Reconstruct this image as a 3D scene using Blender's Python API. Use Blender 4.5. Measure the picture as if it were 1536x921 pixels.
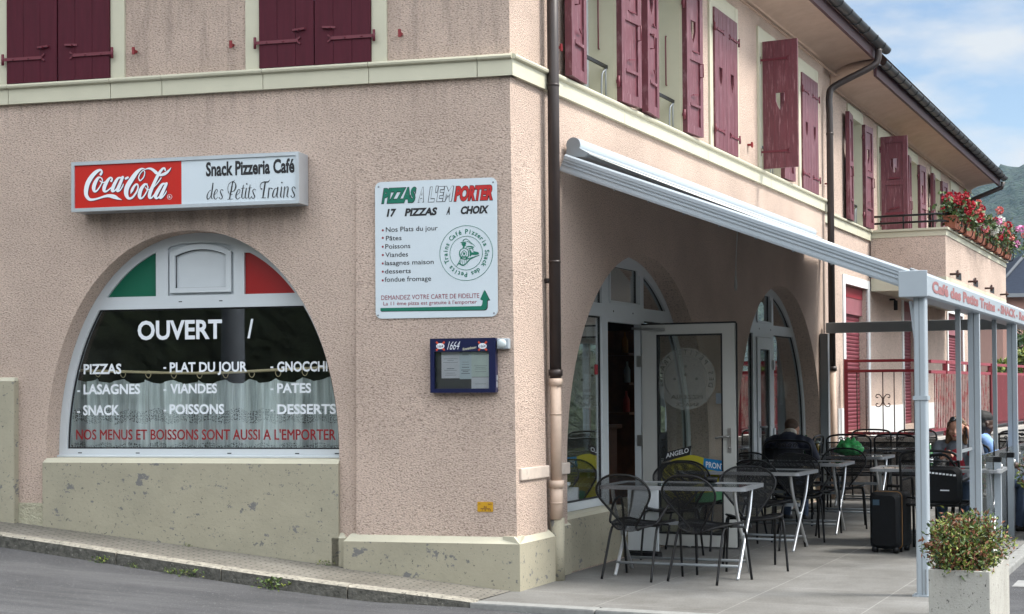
import bpy, bmesh, math, random
from mathutils import Vector, Matrix, noise
random.seed(7)
R = math.radians
scene = bpy.context.scene
for o in list(bpy.data.objects):
    bpy.data.objects.remove(o)

# ------------------------------------------------------------------ camera
ROLL, PITCH, DIST, EYE = 0.0075, R(1.0), 11.73, 1.53
cam_d = bpy.data.cameras.new('camera')
cam = bpy.data.objects.new('camera', cam_d)
scene.collection.objects.link(cam)
fw = Vector((0, math.cos(PITCH), math.sin(PITCH)))
up = Vector((0, -math.sin(PITCH), math.cos(PITCH)))
rt = Vector((1, 0, 0))
r2 = math.cos(ROLL) * rt - math.sin(ROLL) * up
u2 = math.cos(ROLL) * up + math.sin(ROLL) * rt
cm = Matrix((r2, u2, -fw)).transposed().to_4x4()
cm.translation = (0, -DIST, EYE)
cam.matrix_world = cm
cam_d.sensor_fit = 'HORIZONTAL'
cam_d.sensor_width = 36
cam_d.lens = 36 * 2300 / 1536
cam_d.shift_y = 83.33 / 1536
cam_d.clip_start = .1
cam_d.clip_end = 5000
scene.camera = cam

# ------------------------------------------------------------------ sky and sun
SUNV = Vector((.80, -.12, 1.0)).normalized()
W = bpy.data.worlds.new('World')
scene.world = W
W.use_nodes = True
nt = W.node_tree
nt.nodes.clear()
wo = nt.nodes.new('ShaderNodeOutputWorld')
sky = nt.nodes.new('ShaderNodeTexSky')
sky.sky_type = 'NISHITA'
sky.sun_disc = False
sky.sun_elevation = math.asin(SUNV.z)
sky.sun_rotation = math.atan2(SUNV.x, SUNV.y)
sky.air_density = 1.0
sky.dust_density = .6
b1 = nt.nodes.new('ShaderNodeBackground')
b1.inputs[1].default_value = .06
nt.links.new(sky.outputs[0], b1.inputs[0])
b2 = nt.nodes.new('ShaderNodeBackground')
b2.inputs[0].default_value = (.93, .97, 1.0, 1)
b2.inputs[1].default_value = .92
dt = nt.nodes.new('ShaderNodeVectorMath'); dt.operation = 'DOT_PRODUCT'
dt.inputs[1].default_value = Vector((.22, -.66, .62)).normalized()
mr = nt.nodes.new('ShaderNodeMapRange')     # clouds kept dim in view, brightened overhead and behind to light the front
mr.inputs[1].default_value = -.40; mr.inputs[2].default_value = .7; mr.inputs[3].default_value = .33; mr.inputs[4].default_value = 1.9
tc = nt.nodes.new('ShaderNodeTexCoord')
mp = nt.nodes.new('ShaderNodeMapping')
mp.inputs['Scale'].default_value = (5.0, 5.0, 14.0)
mp.inputs['Location'].default_value = (3.1, 0.4, 1.35)
nz = nt.nodes.new('ShaderNodeTexNoise')
nz.inputs['Scale'].default_value = 1.15
nz.inputs['Detail'].default_value = 7
nz.inputs['Roughness'].default_value = .55
rp = nt.nodes.new('ShaderNodeValToRGB')
rp.color_ramp.elements[0].position = .40
rp.color_ramp.elements[0].color = (.04, .04, .04, 1)
rp.color_ramp.elements[1].position = .555
mx = nt.nodes.new('ShaderNodeMixShader')
nt.links.new(tc.outputs['Generated'], mp.inputs[0])
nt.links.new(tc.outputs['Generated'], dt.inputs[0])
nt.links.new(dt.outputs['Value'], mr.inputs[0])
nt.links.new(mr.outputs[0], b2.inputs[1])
nt.links.new(mp.outputs[0], nz.inputs[0])
nt.links.new(nz.outputs[0], rp.inputs[0])
nt.links.new(rp.outputs[0], mx.inputs[0])
nt.links.new(b1.outputs[0], mx.inputs[1])
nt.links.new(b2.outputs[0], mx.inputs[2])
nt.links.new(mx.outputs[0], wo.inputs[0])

sun_d = bpy.data.lights.new('sun', 'SUN')
sun_d.energy = 2.3
sun_d.angle = R(13)
sun_d.color = (1, .955, .88)
sun = bpy.data.objects.new('sun', sun_d)
scene.collection.objects.link(sun)
sun.rotation_euler = SUNV.to_track_quat('Z', 'Y').to_euler()
sun.location = (20, -5, 25)
scene.view_settings.view_transform = 'Standard'
scene.view_settings.look = 'None'
scene.view_settings.gamma = 1
scene.view_settings.use_curve_mapping = False
scene.view_settings.exposure = 1.36
scene.render.engine = 'CYCLES'
scene.cycles.max_bounces = 8
scene.cycles.transparent_max_bounces = 24

# ------------------------------------------------------------------ frames of the two facades
TA = R(76)
TB = R(24.8168)
va = Vector((-math.sin(TA), math.cos(TA), 0))
nA = Vector((-math.cos(TA), -math.sin(TA), 0))
vb = Vector((math.sin(TB), math.cos(TB), 0))
nB = Vector((vb.y, -vb.x, 0))
Z = Vector((0, 0, 1))
I4 = Matrix.Identity(4)
MA = Matrix((-va, Z, nA)).transposed().to_4x4()     # local (u=-s, v=z, w=outward)
MB_ = Matrix((vb, Z, nB)).transposed().to_4x4()     # local (u=t,  v=z, w=outward)
def GB(t, n, z=0): return vb * t + nB * n + Z * z
def GA(s, n, z=0): return va * s + nA * n + Z * z
def upright(loc, ang=0):
    """frame at loc, local x turned ang degrees from the right facade's direction, z up"""
    m = Matrix.Rotation(math.atan2(vb.y, vb.x) + R(ang), 4, 'Z')
    m.translation = loc
    return m

# ------------------------------------------------------------------ mesh builder
class Mesh:
    def __init__(s): s.v = []; s.f = []; s.m = []; s.sm = []
    def add(s, vs, fs, mi=0, smooth=False, M=None):
        o = len(s.v)
        s.v += [tuple(M @ Vector(p)) if M else tuple(p) for p in vs]
        for f in fs:
            s.f.append([i + o for i in f]); s.m.append(mi); s.sm.append(smooth)
        return s
    def box(s, x0, x1, y0, y1, z0, z1, mi=0, M=None):
        v = [(x0,y0,z0),(x1,y0,z0),(x1,y1,z0),(x0,y1,z0),(x0,y0,z1),(x1,y0,z1),(x1,y1,z1),(x0,y1,z1)]
        return s.add(v, [(0,3,2,1),(4,5,6,7),(0,1,5,4),(1,2,6,5),(2,3,7,6),(3,0,4,7)], mi, False, M)
    def hexa(s, v, mi=0, M=None):
        return s.add(v, [(0,3,2,1),(4,5,6,7),(0,1,5,4),(1,2,6,5),(2,3,7,6),(3,0,4,7)], mi, False, M)
    def bar(s, p, q, w, h, mi=0, upv=(0,0,1), M=None):
        p = Vector(p); q = Vector(q); d = (q - p).normalized(); u = Vector(upv)
        x = d.cross(u)
        if x.length < 1e-4: x = d.cross(Vector((1,0,0)))
        x.normalize(); u = x.cross(d).normalized()
        a = x * w / 2; c = u * h / 2
        return s.hexa([p-a-c, p+a-c, p+a+c, p-a+c, q-a-c, q+a-c, q+a+c, q-a+c], mi, M)
    def tube(s, pts, r, n=8, closed=False, mi=0, M=None, cap=True):
        P = [Vector(p) for p in pts]; k = len(P)
        rr = r if isinstance(r, (list, tuple)) else [r] * k
        def tg(i):
            if closed: return (P[(i+1) % k] - P[i-1]).normalized()
            return (P[min(i+1, k-1)] - P[max(i-1, 0)]).normalized()
        t = tg(0); x = t.orthogonal().normalized(); vs = []; fs = []
        for i in range(k):
            t2 = tg(i)
            x = (x - t2 * x.dot(t2))
            x = x.normalized() if x.length > 1e-6 else t2.orthogonal().normalized()
            y = t2.cross(x)
            for j in range(n):
                an = 2 * math.pi * j / n
                vs.append(P[i] + (x * math.cos(an) + y * math.sin(an)) * rr[i])
        for i in range(k if closed else k - 1):
            a0 = i * n; b0 = ((i + 1) % k) * n
            for j in range(n):
                j2 = (j + 1) % n
                fs.append((a0 + j, a0 + j2, b0 + j2, b0 + j))
        if not closed and cap:
            fs.append(tuple(range(n - 1, -1, -1))); fs.append(tuple((k - 1) * n + j for j in range(n)))
        return s.add(vs, fs, mi, True, M)
    def lathe(s, prof, n=20, mi=0, M=None, smooth=True):
        vs = []; fs = []
        for r, z in prof:
            for j in range(n):
                an = 2 * math.pi * j / n
                vs.append((r * math.cos(an), r * math.sin(an), z))
        for i in range(len(prof) - 1):
            for j in range(n):
                j2 = (j + 1) % n
                fs.append((i*n+j, i*n+j2, (i+1)*n+j2, (i+1)*n+j))
        return s.add(vs, fs, mi, smooth, M)
    def prism(s, poly, z0, z1, mi=0, M=None):
        """poly is a convex or simple outline in x,y"""
        k = len(poly)
        vs = [(x, y, z0) for x, y in poly] + [(x, y, z1) for x, y in poly]
        fs = [tuple(range(k - 1, -1, -1)), tuple(range(k, 2 * k))]
        fs += [(i, (i + 1) % k, (i + 1) % k + k, i + k) for i in range(k)]
        return s.add(vs, fs, mi, False, M)
    def sweep(s, prof, p, q, side, upv=(0,0,1), mi=0, smooth=False, cap=True):
        """profile (a,b) -> a*side+b*up swept from p to q"""
        p = Vector(p); q = Vector(q); side = Vector(side); upv = Vector(upv); k = len(prof)
        vs = [p + side * a + upv * b for a, b in prof] + [q + side * a + upv * b for a, b in prof]
        fs = [(i, (i + 1) % k, (i + 1) % k + k, i + k) for i in range(k)]
        if cap: fs += [tuple(range(k - 1, -1, -1)), tuple(range(k, 2 * k))]
        return s.add(vs, fs, mi, smooth)
    def build(s, name, mats, parent=None, M=None, bevel=0, fix=True):
        me = bpy.data.meshes.new(name)
        me.from_pydata([tuple(p) for p in s.v], [], s.f)
        for m in (mats if isinstance(mats, (list, tuple)) else [mats]): me.materials.append(m)
        for p, i, sm in zip(me.polygons, s.m, s.sm):
            p.material_index = i; p.use_smooth = sm
        if fix or bevel:
            bm = bmesh.new(); bm.from_mesh(me)
            if fix: bmesh.ops.recalc_face_normals(bm, faces=bm.faces)
            if bevel:
                ed = [e for e in bm.edges if len(e.link_faces) == 2 and e.calc_face_angle(0) > .6 and not e.smooth is None and not (e.link_faces[0].smooth and e.link_faces[1].smooth)]
                bmesh.ops.bevel(bm, geom=ed, offset=bevel, segments=2, affect='EDGES', profile=.6, clamp_overlap=True)
            bm.to_mesh(me); bm.free()
        me.update()
        o = bpy.data.objects.new(name, me)
        scene.collection.objects.link(o)
        if parent is not None: o.parent = parent
        if M is not None: o.matrix_local = M
        return o

def tag(o, label, cat, group=None, kind=None):
    if label: o['label'] = label
    if cat: o['category'] = cat
    if group: o['group'] = group
    if kind: o['kind'] = kind
    return o
def thing(name, label, cat, M=None, group=None):
    o = bpy.data.objects.new(name, None)
    o.empty_display_size = .2
    scene.collection.objects.link(o)
    if M is not None: o.matrix_world = M
    return tag(o, label, cat, group)
def copy_tree(o, parent=None):
    c = o.copy(); scene.collection.objects.link(c)
    if parent is not None:
        c.parent = parent
    for ch in list(o.children): copy_tree(ch, c)
    return c

def _curve_mesh(cu):
    ob = bpy.data.objects.new('tmp', cu)
    scene.collection.objects.link(ob)
    dg = bpy.context.evaluated_depsgraph_get()
    me = bpy.data.meshes.new_from_object(ob.evaluated_get(dg))
    vs = [tuple(v.co) for v in me.vertices]; fs = [tuple(p.vertices) for p in me.polygons]
    bpy.data.objects.remove(ob); bpy.data.meshes.remove(me)
    return vs, fs
def plate(outer, holes, w0, w1):
    """flat slab with holes, local x,y outline, z from w0 to w1"""
    cu = bpy.data.curves.new('tmp', 'CURVE')
    cu.dimensions = '2D'; cu.fill_mode = 'BOTH'; cu.extrude = (w1 - w0) / 2
    for poly in [outer] + list(holes):
        sp = cu.splines.new('POLY'); sp.points.add(len(poly) - 1)
        for p, c in zip(sp.points, poly): p.co = (c[0], c[1], 0, 1)
        sp.use_cyclic_u = True
    vs, fs = _curve_mesh(cu)
    bpy.data.curves.remove(cu)
    c = (w0 + w1) / 2
    return [(x, y, z + c) for x, y, z in vs], fs
def rect(x0, x1, y0, y1): return [(x0, y0), (x1, y0), (x1, y1), (x0, y1)]

_TC = {}
def text_raw(s, bold=0.0):
    k = (s, bold)
    if k in _TC: return _TC[k]
    cu = bpy.data.curves.new('tmp', 'FONT')
    cu.body = s; cu.size = 1; cu.resolution_u = 3; cu.offset = bold
    cu.fill_mode = 'FRONT'
    _TC[k] = _curve_mesh(cu)
    bpy.data.curves.remove(cu)
    return _TC[k]
def cap_h(bold): 
    vs, _ = text_raw('H', bold)
    return max(v[1] for v in vs), min(v[1] for v in vs)
def text_fit(mesh, s, u0, u1, v0, cap, w, mi=0, bold=0.0, shear=0.0, M=None, slope=0.0):
    """lettering fitted between u0 and u1 on baseline v0 with capital height cap"""
    vs, fs = text_raw(s, bold)
    t, b = cap_h(bold); k = cap / (t - b)
    P = [(x + shear * y * k / 1.0, (y - b) * k) for x, y, z in vs]
    P = [(x, y) for (x, _, _), (_, y) in zip(vs, P)]
    # shear applied after fitting in x
    x0 = min(p[0] for p in P); x1 = max(p[0] for p in P)
    sx = (u1 - u0 - shear * cap) / (x1 - x0)
    out = []
    for x, y in P:
        U = u0 + (x - x0) * sx + shear * y
        out.append((U, v0 + y + slope * (U - u0), w))
    mesh.add(out, fs, mi, False, M)
    return mesh

def catmull(pts, n=8):
    out = []
    P = [Vector(p) for p in pts]
    for i in range(len(P) - 1):
        p0 = P[max(i-1, 0)]; p1 = P[i]; p2 = P[i+1]; p3 = P[min(i+2, len(P)-1)]
        for j in range(n):
            t = j / n
            out.append(.5 * ((2*p1) + (p2-p0)*t + (2*p0-5*p1+4*p2-p3)*t*t + (3*p1-p0-3*p2+p3)*t*t*t))
    out.append(P[-1])
    return out
def stroke(mesh, pts, aff, w, mi=0, n=7, dx=0, dy=0, k=1.0, grow=0.0):
    """brush stroke of varying width; points (x,y,width) carried onto the sign by an affine map"""
    S = catmull([(p[0], p[1], p[2]) for p in pts], n)
    vs = []; fs = []
    a = aff; sc = abs(a[0])
    def mp_(x, y): return (a[0]*x + a[1]*y + a[2], a[3]*x + a[4]*y + a[5])
    N = len(S)
    for i, p in enumerate(S):
        q0 = S[max(i-1, 0)]; q1 = S[min(i+1, N-1)]
        tx, ty = q1[0]-q0[0], q1[1]-q0[1]
        L = math.hypot(tx, ty) or 1
        h = max(p[2]*k + grow, 1) / 2
        nx, ny = -ty / L * h, tx / L * h
        ww = w + i * 4e-6
        for sg in (1, -1):
            X, Y = mp_(p[0] + dx + sg*nx, p[1] + dy + sg*ny)
            vs.append((X, Y, ww))
    for i in range(N - 1): fs.append((2*i, 2*i+1, 2*i+3, 2*i+2))
    # round ends
    for e, q in ((S[0], S[1]), (S[-1], S[-2])):
        h = max(e[2]*k + grow, 1) / 2; c = len(vs)
        for j in range(10):
            an = 2*math.pi*j/10
            X, Y = mp_(e[0]+dx+h*math.cos(an), e[1]+dy+h*math.sin(an))
            vs.append((X, Y, w + (N+3)*4e-6))
        fs.append(tuple(c + j for j in range(10)))
    mesh.add(vs, fs, mi)

# ------------------------------------------------------------------ materials
def mat(name, col, rough=.6, metal=0.0, spec=.4, var=0.0, vscale=3.0, bump=0.0, bscale=60.0, detail=4, stretch=None,
        col2=None, patch=None, bdist=.01, alpha=1.0, coat=0.0):
    m = bpy.data.materials.new(name); m.use_nodes = True
    n = m.node_tree; bs = n.nodes['Principled BSDF']
    bs.inputs['Base Color'].default_value = (*col, 1)
    bs.inputs['Roughness'].default_value = rough
    bs.inputs['Metallic'].default_value = metal
    bs.inputs['Specular IOR Level'].default_value = spec
    bs.inputs['Alpha'].default_value = alpha
    if coat: bs.inputs['Coat Weight'].default_value = coat
    t = n.nodes.new('ShaderNodeTexCoord')
    src = t.outputs['Object']
    if stretch:
        g = n.nodes.new('ShaderNodeMapping'); g.inputs['Scale'].default_value = stretch
        n.links.new(src, g.inputs[0]); src2 = g.outputs[0]
    else: src2 = src
    last = None
    if var:
        z = n.nodes.new('ShaderNodeTexNoise'); z.inputs['Scale'].default_value = vscale; z.inputs['Detail'].default_value = 8
        z.inputs['Roughness'].default_value = .65
        n.links.new(src2, z.inputs[0])
        r = n.nodes.new('ShaderNodeValToRGB')
        r.color_ramp.elements[0].position = .3; r.color_ramp.elements[1].position = .7
        c2 = col2 or tuple(c * (1 - var) for c in col)
        c3 = col if col2 else tuple(min(1, c * (1 + var)) for c in col)
        r.color_ramp.elements[0].color = (*c2, 1); r.color_ramp.elements[1].color = (*c3, 1)
        n.links.new(z.outputs[0], r.inputs[0])
        n.links.new(r.outputs[0], bs.inputs['Base Color']); last = r.outputs[0]
    for pt in (patch or []):   # (scale, lo, hi, colour, stretch)
        z = n.nodes.new('ShaderNodeTexNoise'); z.inputs['Scale'].default_value = pt[0]; z.inputs['Detail'].default_value = 6
        z.inputs['Roughness'].default_value = .7
        if len(pt) > 4 and pt[4]:
            g = n.nodes.new('ShaderNodeMapping'); g.inputs['Scale'].default_value = pt[4]; g.inputs['Location'].default_value = (1.7, 3.1, .4)
            n.links.new(src, g.inputs[0]); n.links.new(g.outputs[0], z.inputs[0])
        else: n.links.new(src, z.inputs[0])
        r = n.nodes.new('ShaderNodeValToRGB'); r.color_ramp.elements[0].position = pt[1]; r.color_ramp.elements[1].position = pt[2]
        n.links.new(z.outputs[0], r.inputs[0])
        x = n.nodes.new('ShaderNodeMixRGB'); x.inputs[2].default_value = (*pt[3], 1)
        n.links.new(r.outputs[0], x.inputs[0])
        if last: n.links.new(last, x.inputs[1])
        else: x.inputs[1].default_value = (*col, 1)
        n.links.new(x.outputs[0], bs.inputs['Base Color']); last = x.outputs[0]
    if bump:
        z = n.nodes.new('ShaderNodeTexNoise'); z.inputs['Scale'].default_value = bscale; z.inputs['Detail'].default_value = detail
        n.links.new(src2, z.inputs[0])
        q = n.nodes.new('ShaderNodeBump'); q.inputs['Strength'].default_value = bump; q.inputs['Distance'].default_value = bdist
        n.links.new(z.outputs[0], q.inputs['Height']); n.links.new(q.outputs[0], bs.inputs['Normal'])
    return m

def glass_mat(name, tint, refl=1.0, rough=.0, fog=0.0, fogcol=(.5,.55,.55)):
    m = bpy.data.materials.new(name); m.use_nodes = True
    n = m.node_tree; n.nodes.clear()
    out = n.nodes.new('ShaderNodeOutputMaterial'); tr = n.nodes.new('ShaderNodeBsdfTransparent'); tr.inputs[0].default_value = (*tint, 1)
    gl = n.nodes.new('ShaderNodeBsdfGlossy'); gl.inputs['Roughness'].default_value = rough
    fr = n.nodes.new('ShaderNodeFresnel'); fr.inputs[0].default_value = 1.5
    mx = n.nodes.new('ShaderNodeMixShader')
    ml = n.nodes.new('ShaderNodeMath'); ml.operation = 'MULTIPLY'; ml.inputs[1].default_value = refl
    n.links.new(fr.outputs[0], ml.inputs[0]); n.links.new(ml.outputs[0], mx.inputs[0]); n.links.new(tr.outputs[0], mx.inputs[1]); n.links.new(gl.outputs[0], mx.inputs[2])
    res = mx.outputs[0]
    if fog:
        df = n.nodes.new('ShaderNodeBsdfDiffuse'); df.inputs[0].default_value = (*fogcol, 1)
        m2 = n.nodes.new('ShaderNodeMixShader'); m2.inputs[0].default_value = fog
        n.links.new(res, m2.inputs[1]); n.links.new(df.outputs[0], m2.inputs[2]); res = m2.outputs[0]
    n.links.new(res, out.inputs[0])
    return m
def mesh_mat(name, col, open_=.5, scale=160):
    """perforated sheet metal: real holes in a fine grid"""
    m = bpy.data.materials.new(name); m.use_nodes = True
    n = m.node_tree; bs = n.nodes['Principled BSDF']; bs.inputs['Base Color'].default_value = (*col, 1); bs.inputs['Roughness'].default_value = .55; bs.inputs['Specular IOR Level'].default_value = .15
    L = n.links.new
    t = n.nodes.new('ShaderNodeTexCoord'); sp = n.nodes.new('ShaderNodeSeparateXYZ'); L(t.outputs['Object'], sp.inputs[0])
    def mth(op, a, b=None):
        q = n.nodes.new('ShaderNodeMath'); q.operation = op
        for k, x in ((0, a), (1, b)):
            if x is None: continue
            if isinstance(x, (int, float)): q.inputs[k].default_value = x
            else: L(x, q.inputs[k])
        return q.outputs[0]
    a_ = mth('ADD', sp.outputs[0], sp.outputs[2])
    w1 = mth('ABSOLUTE', mth('SINE', mth('MULTIPLY', mth('ADD', a_, sp.outputs[1]), scale * 3.1)))
    w2 = mth('ABSOLUTE', mth('SINE', mth('MULTIPLY', mth('SUBTRACT', a_, sp.outputs[1]), scale * 3.1)))
    L(mth('LESS_THAN', mth('MINIMUM', w1, w2), open_), bs.inputs['Alpha'])
    return m

def stucco(name, base, stain=False):
    m = bpy.data.materials.new(name); m.use_nodes = True
    n = m.node_tree; bs = n.nodes['Principled BSDF']; L = n.links.new
    bs.inputs['Roughness'].default_value = .95; bs.inputs['Specular IOR Level'].default_value = .15
    t = n.nodes.new('ShaderNodeTexCoord')
    mpg = n.nodes.new('ShaderNodeMapping'); mpg.inputs['Rotation'].default_value = (0, 0, R(32)); mpg.inputs['Scale'].default_value = (1.0, 1.7, 1.2)
    L(t.outputs['Object'], mpg.inputs[0])
    z1 = n.nodes.new('ShaderNodeTexNoise'); z1.inputs['Scale'].default_value = 64; z1.inputs['Detail'].default_value = 4; z1.inputs['Roughness'].default_value = .6
    L(mpg.outputs[0], z1.inputs[0])
    z2 = n.nodes.new('ShaderNodeTexNoise'); z2.inputs['Scale'].default_value = 190; z2.inputs['Detail'].default_value = 2
    L(mpg.outputs[0], z2.inputs[0])
    ad = n.nodes.new('ShaderNodeMath'); ad.operation = 'MULTIPLY_ADD'; ad.inputs[1].default_value = .22
    L(z2.outputs[0], ad.inputs[0]); L(z1.outputs[0], ad.inputs[2])
    bp = n.nodes.new('ShaderNodeBump'); bp.inputs['Strength'].default_value = .9; bp.inputs['Distance'].default_value = .030
    L(ad.outputs[0], bp.inputs['Height']); L(bp.outputs[0], bs.inputs['Normal'])
    # weathering at large scale; shaded pits between the grains painted in darker
    z3 = n.nodes.new('ShaderNodeTexNoise'); z3.inputs['Scale'].default_value = .9; z3.inputs['Detail'].default_value = 8; z3.inputs['Roughness'].default_value = .6
    L(t.outputs['Object'], z3.inputs[0])
    r3 = n.nodes.new('ShaderNodeValToRGB'); r3.color_ramp.elements[0].position = .3; r3.color_ramp.elements[1].position = .72
    r3.color_ramp.elements[0].color = (*[c * .82 for c in base], 1); r3.color_ramp.elements[1].color = (*[min(1, c * 1.10) for c in base], 1)
    L(z3.outputs[0], r3.inputs[0])
    z4 = n.nodes.new('ShaderNodeTexNoise'); z4.inputs['Scale'].default_value = 58; z4.inputs['Detail'].default_value = 3
    L(mpg.outputs[0], z4.inputs[0])
    r4 = n.nodes.new('ShaderNodeValToRGB'); r4.color_ramp.elements[0].position = .29; r4.color_ramp.elements[1].position = .50
    r4.color_ramp.elements[0].color = (.50, .47, .45, 1); r4.color_ramp.elements[1].color = (1.06, 1.05, 1.04, 1)
    L(z4.outputs[0], r4.inputs[0])
    x = n.nodes.new('ShaderNodeMixRGB'); x.blend_type = 'MULTIPLY'; x.inputs[0].default_value = 1
    L(r3.outputs[0], x.inputs[1]); L(r4.outputs[0], x.inputs[2]); res = x.outputs[0]
    if stain:
        sp = n.nodes.new('ShaderNodeSeparateXYZ'); L(t.outputs['Object'], sp.inputs[0])
        def rng(o, a, b, c, d):
            q = n.nodes.new('ShaderNodeMapRange'); q.inputs[1].default_value = a; q.inputs[2].default_value = b; q.inputs[3].default_value = c; q.inputs[4].default_value = d
            L(o, q.inputs[0]); return q.outputs[0]
        def mul(a, b):
            q = n.nodes.new('ShaderNodeMath'); q.operation = 'MULTIPLY'; L(a, q.inputs[0]); L(b, q.inputs[1]); return q.outputs[0]
        zz = n.nodes.new('ShaderNodeTexNoise'); zz.inputs['Scale'].default_value = 1; zz.inputs['Detail'].default_value = 5; zz.inputs['Roughness'].default_value = .7
        g = n.nodes.new('ShaderNodeMapping'); g.inputs['Scale'].default_value = (11, 1.3, 1); L(t.outputs['Object'], g.inputs[0]); L(g.outputs[0], zz.inputs[0])
        k = rng(zz.outputs[0], .36, .66, 0, .62)
        k = mul(k, rng(sp.outputs[0], -3.75, -3.5, 0, 1)); k = mul(k, rng(sp.outputs[0], -1.75, -1.5, 1, 0))
        k = mul(k, rng(sp.outputs[1], 2.62, 3.0, 0, 1)); k = mul(k, rng(sp.outputs[1], 3.05, 3.12, 1, 0))
        x2 = n.nodes.new('ShaderNodeMixRGB'); x2.inputs[2].default_value = (.17, .14, .12, 1)
        L(k, x2.inputs[0]); L(res, x2.inputs[1]); res = x2.outputs[0]
        # faint drips under the string course
        k2 = rng(zz.outputs[0], .46, .72, 0, .5); k2 = mul(k2, rng(sp.outputs[1], 3.55, 3.93, 0, 1)); 
        x3 = n.nodes.new('ShaderNodeMixRGB'); x3.inputs[2].default_value = (.22, .17, .14, 1)
        L(k2, x3.inputs[0]); L(res, x3.inputs[1]); res = x3.outputs[0]
    L(res, bs.inputs['Base Color'])
    return m

PINK = (.61, .482, .408)
M_stA = stucco('stucco_front', PINK, True)
M_stB = stucco('stucco_side', PINK)
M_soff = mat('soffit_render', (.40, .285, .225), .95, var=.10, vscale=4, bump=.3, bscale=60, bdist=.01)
M_cream = mat('cream_paint', (.47, .45, .345), .6, var=.05, vscale=2.5, bump=.05, bscale=90, patch=[(2.5, .62, .75, (.42, .40, .31), (1.2, 4, 4))])
PEEL = [(1.1, .50, .85, (.23, .22, .168)), (5.0, .605, .63, (.15, .146, .142), (1, 1.25, 1)), (15, .62, .645, (.14, .137, .13)), (38, .622, .655, (.08, .078, .072))]
M_plinth = mat('plinth_paint', (.312, .287, .215), .8, var=.07, vscale=3, bump=.25, bscale=40, bdist=.008, patch=PEEL)
M_chamf = mat('plinth_top_paint', (.43, .405, .315), .8, var=.05, vscale=5, bump=.12, bscale=60, patch=[(30, .68, .72, (.2, .2, .19))])
M_marA = mat('maroon_boards', (.062, .0065, .015), .6, spec=.2, var=.18, vscale=2, stretch=(14, 1.2, 1), bump=.10, bscale=7)
M_marB = mat('maroon_weathered', (.108, .026, .037), .5, var=.25, vscale=2.2, stretch=(18, 1.6, 6), bump=.15, bscale=6, spec=.5,
             patch=[(3.0, .54, .70, (.26, .14, .155), (16, 1.4, 4)), (8, .66, .70, (.16, .12, .12), (10, 1.2, 4))])
M_marT = mat('maroon_iron', (.12, .018, .03), .5)
M_white = mat('white_frame', (.50, .535, .56), .35, spec=.5, var=.03, vscale=4)
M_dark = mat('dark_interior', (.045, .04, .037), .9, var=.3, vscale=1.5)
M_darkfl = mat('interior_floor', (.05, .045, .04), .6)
M_black = mat('black_gasket', (.008, .008, .009), .6)
M_glass = glass_mat('window_glass', (.93, .96, .955), .7)
M_glassf = glass_mat('shop_window_glass', (.95, .97, .97), .95)
M_glassd = glass_mat('door_glass', (.82, .85, .83), fog=.03, fogcol=(.4, .42, .4))
M_frost = mat('frosted_film', (.36, .38, .36), .7, alpha=.38)
M_green = mat('flag_green', (.0, .10, .055), .4)
M_red = mat('flag_red', (.27, .004, .004), .4)
M_signw = mat('sign_white', (.52, .58, .62), .35, var=.02)
M_signr = mat('sign_red', (.44, .012, .006), .35)
M_alu = mat('aluminium', (.50, .54, .58), .35, metal=.6, var=.05, vscale=6)
M_alup = mat('painted_aluminium', (.31, .35, .385), .38, spec=.5, var=.04, vscale=4)
M_alud = mat('grey_aluminium', (.20, .22, .235), .45, var=.05, vscale=4)
M_navy = mat('navy_ink', (.012, .013, .05), .5)
M_ink = mat('black_ink', (.012, .012, .014), .5)
M_letw = mat('white_lettering', (.66, .69, .73), .5)
M_letr = mat('red_lettering', (.22, .002, .004), .5)
M_pgreen = mat('poster_green', (.0, .13, .08), .45)
M_pred = mat('poster_red', (.42, .012, .012), .45)
M_pmar = mat('poster_maroon', (.24, .04, .06), .5)
M_pipe = mat('brown_pipe', (.030, .021, .019), .45, var=.2, vscale=5)
M_pipeb = mat('beige_pipe', (.50, .38, .30), .55, var=.10, vscale=8, patch=[(25, .70, .74, (.15, .07, .05))])
M_gutter = mat('dark_zinc', (.045, .047, .05), .42, metal=.5, var=.2, vscale=4)
M_fascia = mat('fascia_maroon', (.05, .018, .022), .6)
M_roof = mat('roof_tiles', (.12, .075, .06), .9, var=.3, vscale=6)
M_bluebox = mat('navy_paint', (.003, .0055, .042), .3, spec=.5, var=.05)
M_caseback = mat('case_back', (.09, .085, .09), .8)
M_paper = mat('menu_paper', (.70, .68, .72), .8, var=.08, vscale=9)
M_print = mat('faint_print', (.27, .28, .30), .8)
M_yel = mat('yellow_plate', (.48, .26, .012), .4)
M_asph = mat('asphalt', (.052, .052, .0555), .9, var=.25, vscale=1.6, bump=.8, bscale=140, bdist=.01,
             patch=[(.9, .48, .70, (.085, .0845, .087), (.5, 3.2, 1)), (.55, .56, .60, (.06, .06, .064)), (55, .60, .66, (.17, .17, .17)), (70, .62, .68, (.03, .03, .033)), (16, .66, .72, (.05, .05, .052))])
M_kerb = mat('kerb_stone', (.26, .24, .20), .9, var=.35, vscale=22, bump=.5, bscale=60, bdist=.01, patch=[(30, .56, .64, (.05, .048, .042))])
M_kerbf = mat('kerb_face_dark', (.075, .072, .062), .95, var=.5, vscale=25, bump=.7, bscale=50, bdist=.012, patch=[(34, .60, .68, (.22, .21, .18))])  # front face of the kerb, coloured darker than its top
M_conc = mat('planter_concrete', (.36, .35, .315), .9, var=.10, vscale=5, bump=.35, bscale=80, bdist=.006,
             patch=[(2.5, .50, .8, (.25, .235, .20), (1.5, 1.5, .4)), (42, .61, .65, (.07, .066, .06)), (95, .63, .67, (.11, .105, .10))])
M_stone = mat('rubble_stone', (.20, .19, .175), .95, var=.3, vscale=7, bump=.8, bscale=9, bdist=.05)
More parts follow.
